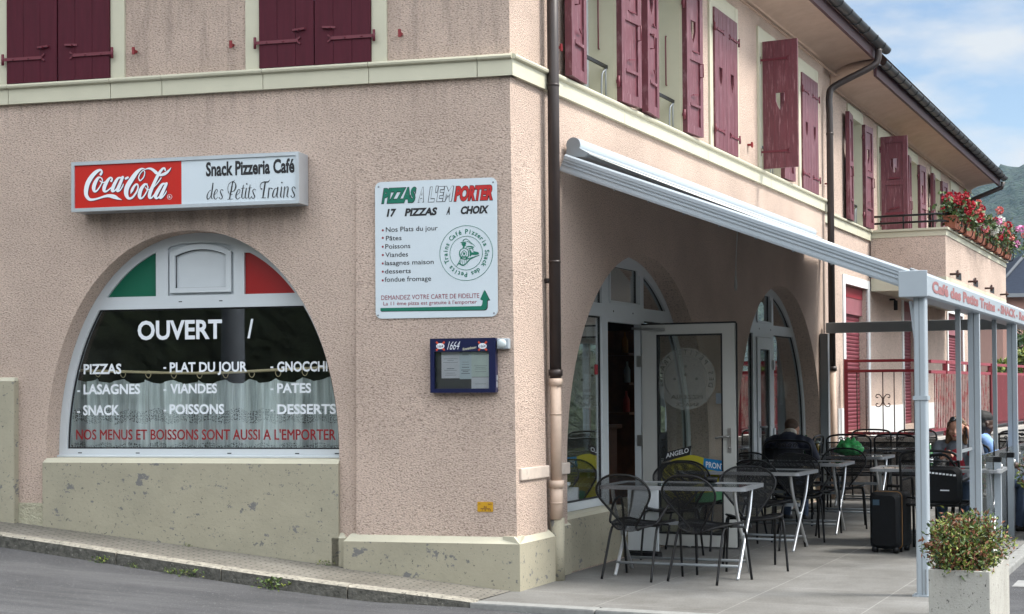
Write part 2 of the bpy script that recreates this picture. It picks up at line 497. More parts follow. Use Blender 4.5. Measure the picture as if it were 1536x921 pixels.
M_blk = mat('black_steel', (.007, .007, .0075), .40, spec=.25)
M_mesh = mesh_mat('black_mesh', (.009, .009, .0095), .56, 130)
M_silver = mat('silver_steel', (.55, .57, .59), .3, metal=.7)
M_tedge = mat('table_edge', (.30, .31, .325), .4, metal=.4)
M_tglass = mat('table_glass', (.05, .065, .065), .06, spec=.7, var=.2, vscale=6)
M_rred = mat('railing_red', (.15, .008, .014), .45)
M_rredl = mat('railing_faded', (.24, .045, .06), .5, var=.2, vscale=6)
M_panel = mat('red_fence_panel', (.12, .011, .016), .6, var=.25, vscale=4, stretch=(2, 2, .6), patch=[(9, .62, .70, (.35, .16, .15))])
M_bar = mat('weathered_slat', (.33, .22, .195), .7, var=.3, vscale=8, patch=[(7, .5, .6, (.30, .07, .07))])
M_roll = mat('roller_shutter', (.165, .032, .045), .5, var=.15, vscale=3)
M_trimw = mat('white_trim', (.66, .67, .66), .6, var=.04)
M_fabric = mat('awning_fabric', (.50, .50, .48), .9)
M_rust = mat('rust_iron', (.06, .03, .025), .8)
M_terr = mat('terracotta', (.28, .095, .055), .8, var=.2, vscale=9)
M_soil = mat('soil', (.035, .025, .018), 1)
M_leaf = mat('leaf_green', (.065, .105, .026), .5, var=.45, vscale=9)
M_leafy = mat('leaf_yellow_green', (.16, .19, .032), .5, var=.3, vscale=11)
M_leafr = mat('leaf_bronze', (.17, .065, .03), .55, var=.4, vscale=10)
M_leafd = mat('leaf_dark', (.025, .05, .015), .5, var=.4, vscale=9)
M_twig = mat('twig', (.07, .045, .03), .8)
M_fwhite = mat('petal_white', (.75, .75, .70), .6)
M_fred = mat('petal_red', (.36, .006, .02), .6, var=.3, vscale=30)
M_fpink = mat('petal_pink', (.70, .28, .50), .6, var=.3, vscale=30)
M_fsal = mat('petal_salmon', (.62, .16, .14), .6, var=.3, vscale=30)

def stone_tiles(name, col, bw, bh, mort, mcol, rot=0, bump=.3, off=.5):
    m = mat(name, col, .85)
    n = m.node_tree; bs = n.nodes['Principled BSDF']; L = n.links.new
    t = n.nodes.new('ShaderNodeTexCoord'); g = n.nodes.new('ShaderNodeMapping'); g.inputs['Rotation'].default_value = (0, 0, rot)
    L(t.outputs['Object'], g.inputs[0])
    br = n.nodes.new('ShaderNodeTexBrick'); br.inputs['Scale'].default_value = 1; br.inputs['Mortar Size'].default_value = mort
    br.inputs['Brick Width'].default_value = bw; br.inputs['Row Height'].default_value = bh; br.offset = off
    br.inputs['Color1'].default_value = (*[c * .93 for c in col], 1); br.inputs['Color2'].default_value = (*[c * 1.07 for c in col], 1)
    br.inputs['Mortar'].default_value = (*mcol, 1); br.inputs['Mortar Smooth'].default_value = .2
    L(g.outputs[0], br.inputs[0])
    z = n.nodes.new('ShaderNodeTexNoise'); z.inputs['Scale'].default_value = 1.3; z.inputs['Detail'].default_value = 9; z.inputs['Roughness'].default_value = .68
    L(t.outputs['Object'], z.inputs[0])
    r = n.nodes.new('ShaderNodeValToRGB'); r.color_ramp.elements[0].position = .3; r.color_ramp.elements[1].position = .7
    r.color_ramp.elements[0].color = (.60, .58, .55, 1); r.color_ramp.elements[1].color = (1.15, 1.15, 1.15, 1); L(z.outputs[0], r.inputs[0])
    z2 = n.nodes.new('ShaderNodeTexNoise'); z2.inputs['Scale'].default_value = 60; z2.inputs['Detail'].default_value = 4
    L(t.outputs['Object'], z2.inputs[0])
    r2_ = n.nodes.new('ShaderNodeValToRGB'); r2_.color_ramp.elements[0].position = .3; r2_.color_ramp.elements[1].position = .65
    r2_.color_ramp.elements[0].color = (.82, .82, .82, 1); r2_.color_ramp.elements[1].color = (1.05, 1.05, 1.05, 1); L(z2.outputs[0], r2_.inputs[0])
    x = n.nodes.new('ShaderNodeMixRGB'); x.blend_type = 'MULTIPLY'; x.inputs[0].default_value = 1; L(br.outputs[0], x.inputs[1]); L(r.outputs[0], x.inputs[2])
    x2 = n.nodes.new('ShaderNodeMixRGB'); x2.blend_type = 'MULTIPLY'; x2.inputs[0].default_value = 1; L(x.outputs[0], x2.inputs[1]); L(r2_.outputs[0], x2.inputs[2])
    L(x2.outputs[0], bs.inputs['Base Color'])
    bp = n.nodes.new('ShaderNodeBump'); bp.inputs['Strength'].default_value = bump; bp.inputs['Distance'].default_value = .01
    bp.invert = True
    L(br.outputs['Fac'], bp.inputs['Height']); L(bp.outputs[0], bs.inputs['Normal'])
    return m
M_terrace = stone_tiles('terrace_slabs', (.165, .162, .154), .9, .9, .006, (.25, .245, .235), 0, .15, .5)
M_pave = stone_tiles('grooved_paving', (.20, .187, .16), .13, .045, .008, (.095, .088, .078), 0, .5, .5)

# ================================================================== SETTING
def srf(o, kind='structure'): o['kind'] = kind; return o
def rise(p):
    s = p.dot(va)
    return .1065 * max(0, s)
# road: one sheet that climbs along the front and reaches the horizon
def road_z(x, y):
    p = Vector((x, y, 0)); s = p.dot(va)
    z = .1065 * min(max(0.0, s), 40) - .10 + .055 * max(0.0, 1 - abs(s) / .9) * (1 if s > -.9 else 0)
    if s < 0: z = -.045 - .02 * min(1, max(0, (-s) / 6))
    return z
xs = [-1400, -700, -300, -100, -40, -20] + [-12 + .5 * i for i in range(49)] + [15, 20, 40, 90, 250, 700, 1400]
ys = [-1400, -600, -200, -60, -20] + [-12 + .5 * i for i in range(49)] + [16, 24, 40, 90, 250, 700, 1400]
m = Mesh()
m.add([(x, y, road_z(x, y)) for y in ys for x in xs],
      [(j*len(xs)+i, j*len(xs)+i+1, (j+1)*len(xs)+i+1, (j+1)*len(xs)+i) for j in range(len(ys)-1) for i in range(len(xs)-1)], 0, True)
srf(m.build('road', M_asph))
# pavement and kerb along the front
S_ = [0.10 + .35 * i for i in range(38)]
def kn(s): return .74 + .08 * math.sin(s * 1.1) * min(1, s)
m = Mesh(); k = Mesh()
KW = .11
for i in range(len(S_) - 1):
    q = []
    for s in (S_[i], S_[i+1]):
        z = .1065 * s
        q.append((GA(s, -.02, z + .004), GA(s, kn(s) - KW, z - .004)))
    m.add([q[0][0], q[1][0], q[1][1], q[0][1]], [(0, 1, 2, 3)])
M_PAV = upright((0, 0, 0), 0)
def to_local(mesh, M):
    Mi = M.inverted(); mesh.v = [tuple(Mi @ Vector(p)) for p in mesh.v]; return mesh
M_A0 = Matrix((-va, -nA, Z)).transposed().to_4x4()
# corner piece joining the front pavement to the terrace edge
m.add([GA(.10, -.02, .0147), GB(-.02, .02, .004), GB(-.62, .0, .004), GA(.10, kn(.1) - KW, .007)], [(0, 1, 2, 3)])
srf(to_local(m, M_A0).build('pavement', M_pave, M=M_A0))
def kerb_piece(s0, s1):
    c = []
    for s in (s0, s1):
        z = .1065 * s; n = kn(s)
        c.append([GA(s, n - KW, z - .15), GA(s, n + .012, z - .15), GA(s, n, z - .012), GA(s, n - .02, z), GA(s, n - KW, z + .001)])
    vs = c[0] + c[1]
    k.add(vs, [(2, 3, 8, 7), (3, 4, 9, 8), (0, 5, 9, 4), (4, 3, 2, 1, 0), (5, 6, 7, 8, 9)], 0)
    k.add(vs, [(1, 2, 7, 6)], 1)
s = .10
L_ = [.95, 1.0, .9, 1.05, 1.0, 1.0, 1.0, 1.0, 1.0, 1.0, 1.0, 1.0]
for l in L_:
    nsub = 4
    for j in range(nsub):
        kerb_piece(s + (l - .012) * j / nsub, s + (l - .012) * (j + 1) / nsub)
    s += l
srf(k.build('kerb', [M_kerb, M_kerbf]))
# terrace slabs and its edging stones
MT = upright((0, 0, 0), 0)      # local x along right facade, local y = -outward
m = Mesh(); m.box(-.62, 11.35, -3.16, .3, -.3, 0)
srf(m.build('terrace_floor', M_terrace, M=MT))
m = Mesh(); q = .0
while q < 3.1:
    m.box(-.76, -.624, -q - .96, -q, -.3, .002); q += .968
q = -.62
while q < 11:
    m.box(q, q + .96, -3.29, -3.164, -.3, .003); q += .968
srf(m.build('edging_stones', mat('edging_stone', (.215, .215, .205), .85, var=.15, vscale=12, bump=.3, bscale=60), M=MT, bevel=.012))
# raised ground behind the rubble wall
m = Mesh(); m.box(11.62, 60, -1.0, .3, -.3, .74); m.box(24.2, 60, .3, 14, -.3, .74)
srf(m.build('upper_path', M_asph, M=MT))
# parking marks on the road beside the planters
M_blue = mat('blue_road_paint', (.028, .055, .13), .8, var=.2, vscale=12)
M_wroad = mat('white_road_paint', (.24, .24, .235), .8, var=.15, vscale=10)
def decal(mesh, poly, mi):
    mesh.add([(x, y, road_z(x, y) + .004) for x, y in poly], [tuple(range(len(poly)))], mi)
m = Mesh()
for (t0, n0, dt, dn, mi) in ((2.0, 3.40, .42, 3.0, 1), (2.85, 3.42, .36, 3.0, 0), (3.6, 3.42, .3, 3.0, 1), (.9, 3.75, .55, 3.0, 0)):
    pts = [GB(t0, n0), GB(t0 + dt, n0), GB(t0 + dt + .6, n0 + dn), GB(t0 + .6, n0 + dn)]
    decal(m, [(p.x, p.y) for p in pts], mi)
srf(m.build('road_markings', [M_blue, M_wroad]))

# ================================================================== BUILDING
bld = thing('cafe_building', 'pink roughcast corner cafe with maroon shutters, cream string course and arched openings', 'building')
def part(mesh, name, mats, M=None, parent=None, **k): return mesh.build(name, mats, parent or bld, M, **k)

def arch_z(u, c, a, z0, h, e=2.0):
    d = min(1, abs(u - c) / a)
    return z0 + h * (1 - d ** e) ** (1 / e)
def arch_u(z, a, z0, h, e=2.0):
    if z <= z0: return a
    d = min(1, (z - z0) / h)
    return a * (1 - d ** e) ** (1 / e)
def arch_poly(c, a, z0, h, zb, e=2.0, n=40):
    P = [(c - a, zb), (c + a, zb)]
    for i in range(n + 1):
        an = math.pi * i / n
        ca, sa = math.cos(an), math.sin(an)
        P.append((c + a * math.copysign(abs(ca) ** (2/e), ca), z0 + h * abs(sa) ** (2/e)))
    return P
def arch_cell(c, a, z0, h, u0, u1, zl, zh, e=2.0, n=16):
    """piece of the arch opening between u0..u1 and zl..zh, u0 or u1 None = follow the arch side"""
    P = []
    L0 = (lambda z: c - arch_u(z, a, z0, h, e)) if u0 is None else (lambda z: max(u0, c - arch_u(z, a, z0, h, e)))
    R0 = (lambda z: c + arch_u(z, a, z0, h, e)) if u1 is None else (lambda z: min(u1, c + arch_u(z, a, z0, h, e)))
    lo = L0(zl); hi = R0(zl)
    P += [(lo, zl), (hi, zl)]
    zz = [zl + (zh - zl) * i / n for i in range(1, n + 1)]
    for z in zz:
        if R0(z) > L0(z) + 1e-4: P.append((R0(z), z))
    for z in reversed(zz):
        if R0(z) > L0(z) + 1e-4: P.append((L0(z), z))
    # drop near duplicates
    Q = []
    for p in P:
        if not Q or math.hypot(p[0]-Q[-1][0], p[1]-Q[-1][1]) > 2e-3: Q.append(p)
    if math.hypot(Q[0][0]-Q[-1][0], Q[0][1]-Q[-1][1]) < 2e-3: Q.pop()
    return Q

# --- openings
AC, AA, AZ0, AH, AE = -2.69, 1.285, 1.0, 1.835, 2.12         # front arch (u=-s)
BC, BA, BZ0, BH = 3.01, 1.94, .90, 1.885                      # side arches
BC2 = 7.97
WINB1 = [(1.40, 2.24), (3.25, 4.10), (5.15, 6.00), (7.05, 7.90), (8.95, 9.80)]
WINB2 = [(12.2, 13.05), (14.40, 15.25), (16.95, 17.80), (19.45, 20.30), (21.75, 22.6)]
OPEN1 = (0, 1, 3); OPEN2 = (0, 1, 2, 3)
WZ0, WZ1 = 4.10, 5.63
WINA = [(-2.05, -1.11), (-4.31, -3.366), (-6.6, -5.66), (-8.9, -7.96)]
GW = [(11.80, 13.40), (16.36, 17.76), (21.14, 23.07)]        # ground floor roller shutters
# --- walls
vs, fs = plate(rect(-11.5, 0, -.4, 6.12), [arch_poly(AC, AA, AZ0, AH, .62, AE)], -.30, 0)
part(Mesh().add(vs, fs), 'front_wall', M_stA, MA)
holes = [arch_poly(BC, BA, BZ0, BH, .0), arch_poly(BC2, BA, BZ0, BH, .0)] + [rect(WINB1[i][0], WINB1[i][1], WZ0, WZ1) for i in OPEN1]
vs, fs = plate(rect(0, 10.32, -.4, 6.12), holes, -.42, 0)
part(Mesh().add(vs, fs), 'side_wall', M_stB, MB_)
holes = [rect(WINB2[i][0], WINB2[i][1], 3.98, WZ1 - .05) for i in OPEN2] + [rect(a, b, .86, 3.05 - .02 * i) for i, (a, b) in enumerate(GW)]
vs, fs = plate(rect(10.322, 24.0, -.4, 6.02), holes, -.42, -.08)
part(Mesh().add(vs, fs), 'side_wall', M_stB, MB_)
# pale dado band on the far wall
for a, b in ((13.52, 16.24), (17.88, 21.0), (23.2, 24.0), (11.3, 11.68)): part(Mesh().box(a, b, .6, 1.22, -.079, -.068), 'dado_band', M_trimw, MB_)
# battered corner pier on both faces
m = Mesh()
m.hexa([(-1.25, .38, -.05), (.0, .38, -.05), (.0414, .38, .05), (-1.25, .38, .05), (-1.25, 3.6, -.05), (.0, 3.6, -.05), (.0015, 3.6, .002), (-1.25, 3.6, .002)])
part(m, 'corner_pier', M_stA, MA)
m = Mesh()
m.hexa([(.0, .38, -.05), (.54, .38, -.05), (.54, .38, .05), (-.0414, .38, .05), (0, 3.6, -.05), (.54, 3.6, -.05), (.54, 3.6, .002), (-.0015, 3.6, .002)])
part(m, 'corner_pier', M_stB, MB_)
# plinths
def plinth_piece(M, u0, u1, zt, out, zb=-.35, name='plinth', rl=True, rr=True, ct=.055, cin=.05):
    m = Mesh()
    m.add([(u0, zb, -.05), (u1, zb, -.05), (u1, zb, out), (u0, zb, out), (u0, zt - ct, -.05), (u1, zt - ct, -.05), (u1, zt - ct, out), (u0, zt - ct, out)],
          [(0,3,2,1),(0,1,5,4),(1,2,6,5),(2,3,7,6),(3,0,4,7)])
    a = u0 + (.045 if rl else 0); b = u1 - (.045 if rr else 0)
    m.add([(u0, zt - ct, -.05), (u1, zt - ct, -.05), (u1, zt - ct, out), (u0, zt - ct, out), (a, zt, -.05), (b, zt, -.05), (b, zt, out - cin), (a, zt, out - cin)],
          [(4,5,6,7),(2,3,7,6),(1,2,6,5),(3,0,4,7),(0,1,5,4)], 1)
    return part(m, name, [M_plinth, M_chamf], M)
plinth_piece(MA, -1.34, .0736, .412, .095, rr=False)
plinth_piece(MA, -1.46, -1.342, .43, .035)
plinth_piece(MB_, -.0796, .62, .412, .09, rl=False)
plinth_piece(MB_, .80, 1.12, .46, .012)
# sill block under the front window
m = Mesh()
m.box(-3.99, -1.402, -.2, .955, -.28, .035); m.hexa([(-3.99,.955,-.28),(-1.402,.955,-.28),(-1.402,.955,.035),(-3.99,.955,.035),(-3.97,.99,-.28),(-1.402,.99,-.28),(-1.402,.99,.0),(-3.97,.99,.0)], 1)
part(m, 'window_parapet', [M_plinth, M_chamf], MA)
# buttress at the far left and the low skirting between
m = Mesh(); m.box(-11.4, -4.23, -.1, 1.63, -.05, .07)
m.hexa([(-11.4,1.63,-.05),(-4.23,1.63,-.05),(-4.23,1.63,.07),(-11.4,1.63,.07),(-11.4,1.66,-.05),(-4.24,1.66,-.05),(-4.24,1.66,.04),(-11.4,1.66,.04)], 1)
part(m, 'low_buttress', [M_plinth, M_chamf], MA)
m = Mesh(); m.box(-4.228, -3.993, -.1, .62, -.05, .012)
part(m, 'skirting', mat('rough_skirting', (.36, .34, .25), .95, var=.2, vscale=20, bump=.8, bscale=50, bdist=.02), MA)
# sill block beside the cafe door, both arches
for c in (BC, BC2):
    m = Mesh()
    m.box(c - BA + .02, c - .475, -.2, .44, -.41, -.03); m.hexa([(c-BA+.02,.44,-.41),(c-.475,.44,-.41),(c-.475,.44,-.03),(c-BA+.02,.44,-.03),(c-BA+.02,.465,-.41),(c-.475,.465,-.41),(c-.475,.465,-.06),(c-BA+.02,.465,-.06)], 1)
    m.box(c + .41, c + BA - .02, -.2, .465, -.41, -.06)
    part(m, 'window_parapet', [M_plinth, M_chamf], MB_)
    m = Mesh(); m.box(c - .473, c + .408, -.2, .03, -.41, -.02)
    part(m, 'door_step', M_plinth, MB_)

# --- string course
def course(M, u0, u1, z, off, joints):
    m = Mesh()
    j = [u0] + sorted(q for q in joints if u0 < q < u1) + [u1]
    for a, b in zip(j[:-1], j[1:]):
        g = .003
        m.box(a + g, b - g, z - .15, z - .026, off - .1, off + .035)
    prof = [(off - .1, -.026), (off + .045, -.026), (off + .062, -.018), (off + .067, -.004), (off + .06, .010), (off + .04, .016), (off - .1, .02)]
    for a, b in zip(j[:-1], j[1:]):
        vs = [(a + .002, z + q, p) for p, q in prof] + [(b - .002, z + q, p) for p, q in prof]
        n = len(prof)
        m.add(vs, [(i, (i+1) % n, (i+1) % n + n, i + n) for i in range(n)] + [tuple(range(n-1,-1,-1)), tuple(range(n, 2*n))])
    return part(m, 'string_course', M_cream, M, bevel=0)
course(MA, -11.5, .028, 4.085, .002, [-.25, -1.13, -2.02, -2.9, -3.36, -4.3, -5.2, -6.1, -7, -8])
course(MB_, -.034, 10.4, 4.085, .002, [2.4, 4.9, 7.4, 9.9])
course(MB_, 10.45, 13.7, 3.97, -.078, [11.3, 12.6])

# --- eaves, fascia, gutter, roof
def eaves(t0, t1, dz, off, endcap):
    prof = [(off - .02, 5.90 + dz)]
    for i in range(11):
        an = math.pi / 2 * i / 10
        prof.append((off + .015 + .58 * (1 - math.cos(an)), 5.92 + dz + .16 * math.sin(an)))
    prof += [(off + .60, 6.22 + dz), (off - .02, 6.22 + dz)]
    m = Mesh(); m.sweep(prof, GB(t0, 0), GB(t1, 0), nB, Z, 0, True)
    part(m, 'eaves_soffit', M_soff, fix=True)
    m = Mesh(); m.sweep([(off - .0, 5.885 + dz), (off + .03, 5.885 + dz), (off + .03, 5.905 + dz), (off, 5.915 + dz)], GB(t0, 0), GB(t1, 0), nB, Z)
    part(m, 'eaves_moulding', M_soff)
    m = Mesh(); m.sweep([(off + .602, 6.00 + dz), (off + .645, 6.00 + dz), (off + .645, 6.20 + dz), (off + .602, 6.20 + dz)], GB(t0, 0), GB(t1, 0), nB, Z)
    part(m, 'fascia_board', M_fascia)
    m = Mesh(); P = []
    for i in range(13):
        an = math.pi + math.pi * i / 12
        P.append((off + .722 + .072 * math.cos(an), 6.20 + dz + .072 * math.sin(an)))
    inner = [(off + .722 + .064 * math.cos(math.pi + math.pi * i / 12), 6.20 + dz + .064 * math.sin(math.pi + math.pi * i / 12)) for i in range(13)]
    m.sweep(P + inner[::-1], GB(t0 - .02, 0), GB(t1 + .03, 0), nB, Z, 0, False)
    q = t0 + .3
    while q < t1:
        ring = [GB(q, off + .722 + .077 * math.cos(math.pi + math.pi * i / 12), 6.20 + dz + .077 * math.sin(math.pi + math.pi * i / 12)) for i in range(13)]
        m.tube(ring, .009, 5); q += .52
    part(m, 'gutter', M_gutter)
eaves(-.62, 11.0, .06, .0, True)
eaves(11.03, 24.35, -.10, -.06, True)
m = Mesh()
for i in range(1):
    prof = [(-.02, 5.93), (.0, 5.93), (.6, 6.10), (.6, 6.22), (-.02, 6.22)]
    m.sweep(prof, GA(-.5, 0), GA(11.5, 0), nA, Z)
part(m, 'eaves_soffit', M_soff)
rA, rB = GA(11.5, 0), GB(24.2, 0)
far = rA + vb * 24.2
mid0 = (Vector((0,0,0)) + rA) / 2 + vb * 4; mid1 = (rB + far) / 2 - vb * 4
m = Mesh()
E_ = 6.22
c0 = GB(-.6, .66, E_) ; c1 = GB(24.3, .66, E_ - .02); c2 = far + Z * E_; c3 = rA + nA * .66 + Z * E_
m.add([c0, c1, c2, c3, mid0 + Z * 8.6, mid1 + Z * 8.6], [(0, 1, 5, 4), (1, 2, 5), (2, 3, 4, 5), (3, 0, 4), (0, 3, 2, 1)])
part(m, 'roof', M_roof)
# closing walls at the back, floor, ceiling and dark rooms
m = Mesh()
for p, q in ((rA, far), (far, rB + nB * -.45)):
    d = (q - p).normalized(); s_ = Vector((d.y, -d.x, 0))
    m.hexa([p - Z*.4, q - Z*.4, q - Z*.4 + s_*.3, p - Z*.4 + s_*.3, p + Z*6.1, q + Z*6.1, q + Z*6.1 + s_*.3, p + Z*6.1 + s_*.3])
part(m, 'back_wall', M_stB)
inA = lambda s, t, z: va * s + vb * t + Z * z
m = Mesh()
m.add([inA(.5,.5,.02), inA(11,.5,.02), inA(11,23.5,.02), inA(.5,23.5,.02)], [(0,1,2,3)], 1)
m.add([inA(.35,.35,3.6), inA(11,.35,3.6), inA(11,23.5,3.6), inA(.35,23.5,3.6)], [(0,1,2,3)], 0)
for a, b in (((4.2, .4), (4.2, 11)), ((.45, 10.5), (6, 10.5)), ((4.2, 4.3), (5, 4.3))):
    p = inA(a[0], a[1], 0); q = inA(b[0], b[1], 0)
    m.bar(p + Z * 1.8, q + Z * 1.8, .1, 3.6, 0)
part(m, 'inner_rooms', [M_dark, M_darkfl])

# --- downpipes
def pipe(pts, r, mt, name='downpipe', bands=()):
    m = Mesh(); m.tube(pts, r, 14)
    for p, rr, h in bands: m.tube([Vector(p) - Z * h / 2, Vector(p) + Z * h / 2], rr, 14)
    return part(m, name, mt)
T1 = .645; N1 = .085
pipe([GB(T1, N1, 6.05), GB(T1, N1, 1.60)], .047, M_pipe, bands=[(GB(T1, N1, 3.97), .05, .02), (GB(T1, N1, 1.66), .058, .05), (GB(T1, N1, 2.55), .05, .02)])
pipe([GB(T1, N1, 1.64), GB(T1, N1, .80)], .045, M_pipeb, bands=[(GB(T1, N1, 1.585), .056, .06), (GB(T1, N1, 1.33), .049, .015)])
pipe([GB(T1, N1, .80), GB(T1, N1, .49)], .052, M_pipeb, bands=[(GB(T1, N1, .77), .062, .06), (GB(T1, N1, .62), .056, .015)])
m = Mesh(); m.tube([GB(T1 + .015, N1 + .0, .50), GB(T1 + .015, N1, -.02)], .058, 14); part(m, 'downpipe', M_plinth)
m = Mesh(); m.tube([GB(T1, .0, 2.4), GB(T1, .05, 2.4)], .02, 8); part(m, 'pipe_bracket', M_pipe)
T2 = 10.22
pipe(catmull([GB(10.5, .72, 6.16), GB(10.5, .70, 6.0), GB(10.45, .60, 5.9), GB(10.28, .16, 5.66), GB(T2, .10, 5.52), GB(T2, .10, 5.3)], 5) + [GB(T2, .10, 1.72)], .047, M_pipe,
     bands=[(GB(T2, .10, 5.0), .052, .03), (GB(T2, .10, 1.78), .06, .06)])
pipe([GB(T2, .10, 1.75), GB(T2, .10, .0)], .05, M_pipeb)
pipe([GB(24.2, .66, 5.98), GB(24.2, .63, 5.86), GB(24.16, .0, 5.62), GB(24.16, -.3, 5.55)], .05, M_pipe)
# ledge across the side face (an old conduit cover)
m = Mesh(); m.box(.02, .56, .83, .925, -.02, .065); m.box(.80, 1.06, .83, .925, -.02, .035)
part(m, 'wall_ledge', mat('painted_ledge', (.50, .42, .36), .8, var=.12, vscale=9, patch=[(20, .6, .66, (.30, .27, .25))]), MB_, bevel=.01)

# ================================================================== shutters and upper windows
def shield(cx, cz, w, h):
    return [(cx - w/2, cz + h/2), (cx - w/2, cz + h*.05), (cx - w*.3, cz - h*.25), (cx, cz - h/2), (cx + w*.3, cz - h*.25), (cx + w/2, cz + h*.05), (cx + w/2, cz + h/2)]
def strap(m, z, w, mi=0):
    m.bar((-.03, z, .022), (w * .72, z, .022), .008, .026, mi, (0, 1, 0))
    for s in (1, -1): m.bar((w * .70, z + s * .006, .022), (w * .76, z + s * .028, .022), .008, .012, mi, (0, 1, 0))
    m.tube([(-.03, z - .045, .024), (-.03, z + .045, .024)], .012, 8, mi=mi)
    for u in (.15, .45): m.tube([(w * u, z, .022), (w * u, z, .03)], .008, 6, mi=mi)
def shutter_plain(h, w):
    """ledged boards, hinge at local x=0, outward is +z, y up"""
    m = Mesh()
    nb = 3
    for i in range(nb):
        m.box(w * i / nb + .0015, w * (i + 1) / nb - .0015, 0, h, -.014, .014, 0)
    for z in (.20, h - .22): strap(m, z, w, 1)
    m.bar((w * .62, .285, .014), (w * .85, .29, .028), .02, .016, 1, (0, 1, 0))
    m.bar((w * .72, .28, .014), (w * .72, .28, .05), .02, .012, 1, (0, 1, 0))
    return m
def shutter_panel(h, w, style):
    """framed leaf with a shield cut-out"""
    m = Mesh()
    if style == 'open':
        vs, fs = plate(rect(0, w, 0, h), [shield(w / 2, h * .70, w * .30, h * .15)], -.012, .012)
        m.add(vs, fs)
        for a, b in ((0, .075), (w - .075, w)): m.box(a, b, 0, h, .012, .030); m.box(a, b, 0, h, -.030, -.012)
        for z0, z1 in ((0, .09), (h * .50, h * .50 + .085), (h - .10, h)): m.box(.075, w - .075, z0, z1, .012, .029); m.box(.075, w - .075, z0, z1, -.029, -.012)
        m.bar((w * .2, .30, -.03), (w * .8, .30, -.03), .008, .026, 0, (0, 1, 0)); m.bar((w * .35, h * .56, -.03), (w * .65, h * .56, -.045), .012, .012, 1, (0, 1, 0)); m.bar((w * .35, .40, -.03), (w * .6, .415, -.045), .010, .010, 1, (0, 1, 0))
        m.tube([(w * .78, h * .40, -.03), (w * .78, h * .40, -.07), (w * .78, h * .49, -.07), (w * .78, h * .49, -.03)], .007, 6, mi=1)
        m.bar((w * .15, .33, .03), (w * .85, .33, .03), .012, .04, 1, (0, 1, 0))
        m.bar((w * .3, .40, .03), (w * .7, .43, .05), .012, .02, 1, (0, 1, 0))
        m.bar((w * .3, h * .50 + .11, .03), (w * .7, h * .50 + .11, .03), .02, .025, 1, (0, 1, 0))
        for z in (.18, h - .2): m.tube([(-.012, z - .05, 0), (-.012, z + .05, 0)], .016, 8, mi=1); m.bar((-.02, z, 0), (.02, z, .03), .03, .03, 1, (0, 1, 0))
    else:
        vs, fs = plate(rect(0, w, 0, h), [shield(w / 2, h * .52, w * .26, h * .14)], -.014, .014)
        m.add(vs, fs)
        for u in (w / 3, 2 * w / 3): m.box(u - .002, u + .002, .02, h - .02, .0135, .0150, 1)
        for z in (.20, h - .22): strap(m, z, w, 1)
    return m
_SM = {}
def put_shutter(kind, M, h, w, parent, flip, angle, mats):
    """hinged at M origin; flip: leaf runs towards -x; angle: swing out of the wall in degrees (180 = folded back)"""
    key = (kind, round(h, 2), round(w, 2), flip, mats[0].name)
    if key not in _SM:
        ms = shutter_plain(h, w) if kind == 'plain' else shutter_panel(h, w, kind)
        if flip: ms.v = [(-x, y, z) for x, y, z in ms.v]
        o = ms.build('shutter', mats, parent); _SM[key] = o
    else:
        o = _SM[key].copy(); scene.collection.objects.link(o); o.parent = parent
    o.matrix_local = M @ Matrix.Rotation(R(angle), 4, 'Y')
    return o
def surround(a, b, z0, z1, off=0.0, wd=.11, top=.17, pr=.022, side_only=False):
    m = Mesh()
    m.box(a - wd, a, z0, z1 + top, -.02 + off, pr + off); m.box(b, b + wd, z0, z1 + top, -.02 + off, pr + off)
    m.box(a + .001, b - .001, z1, z1 + top, -.02 + off, pr + off - .002)
    return m
def T(x, y, z): return Matrix.Translation((x, y, z))
def catches(m, u, z, off):
    m.bar((u, z, off), (u, z, off + .05), .02, .02); m.bar((u, z - .03, off + .05), (u, z + .03, off + .05), .022, .014)
M_rediron = mat('red_iron', (.20, .015, .02), .5)
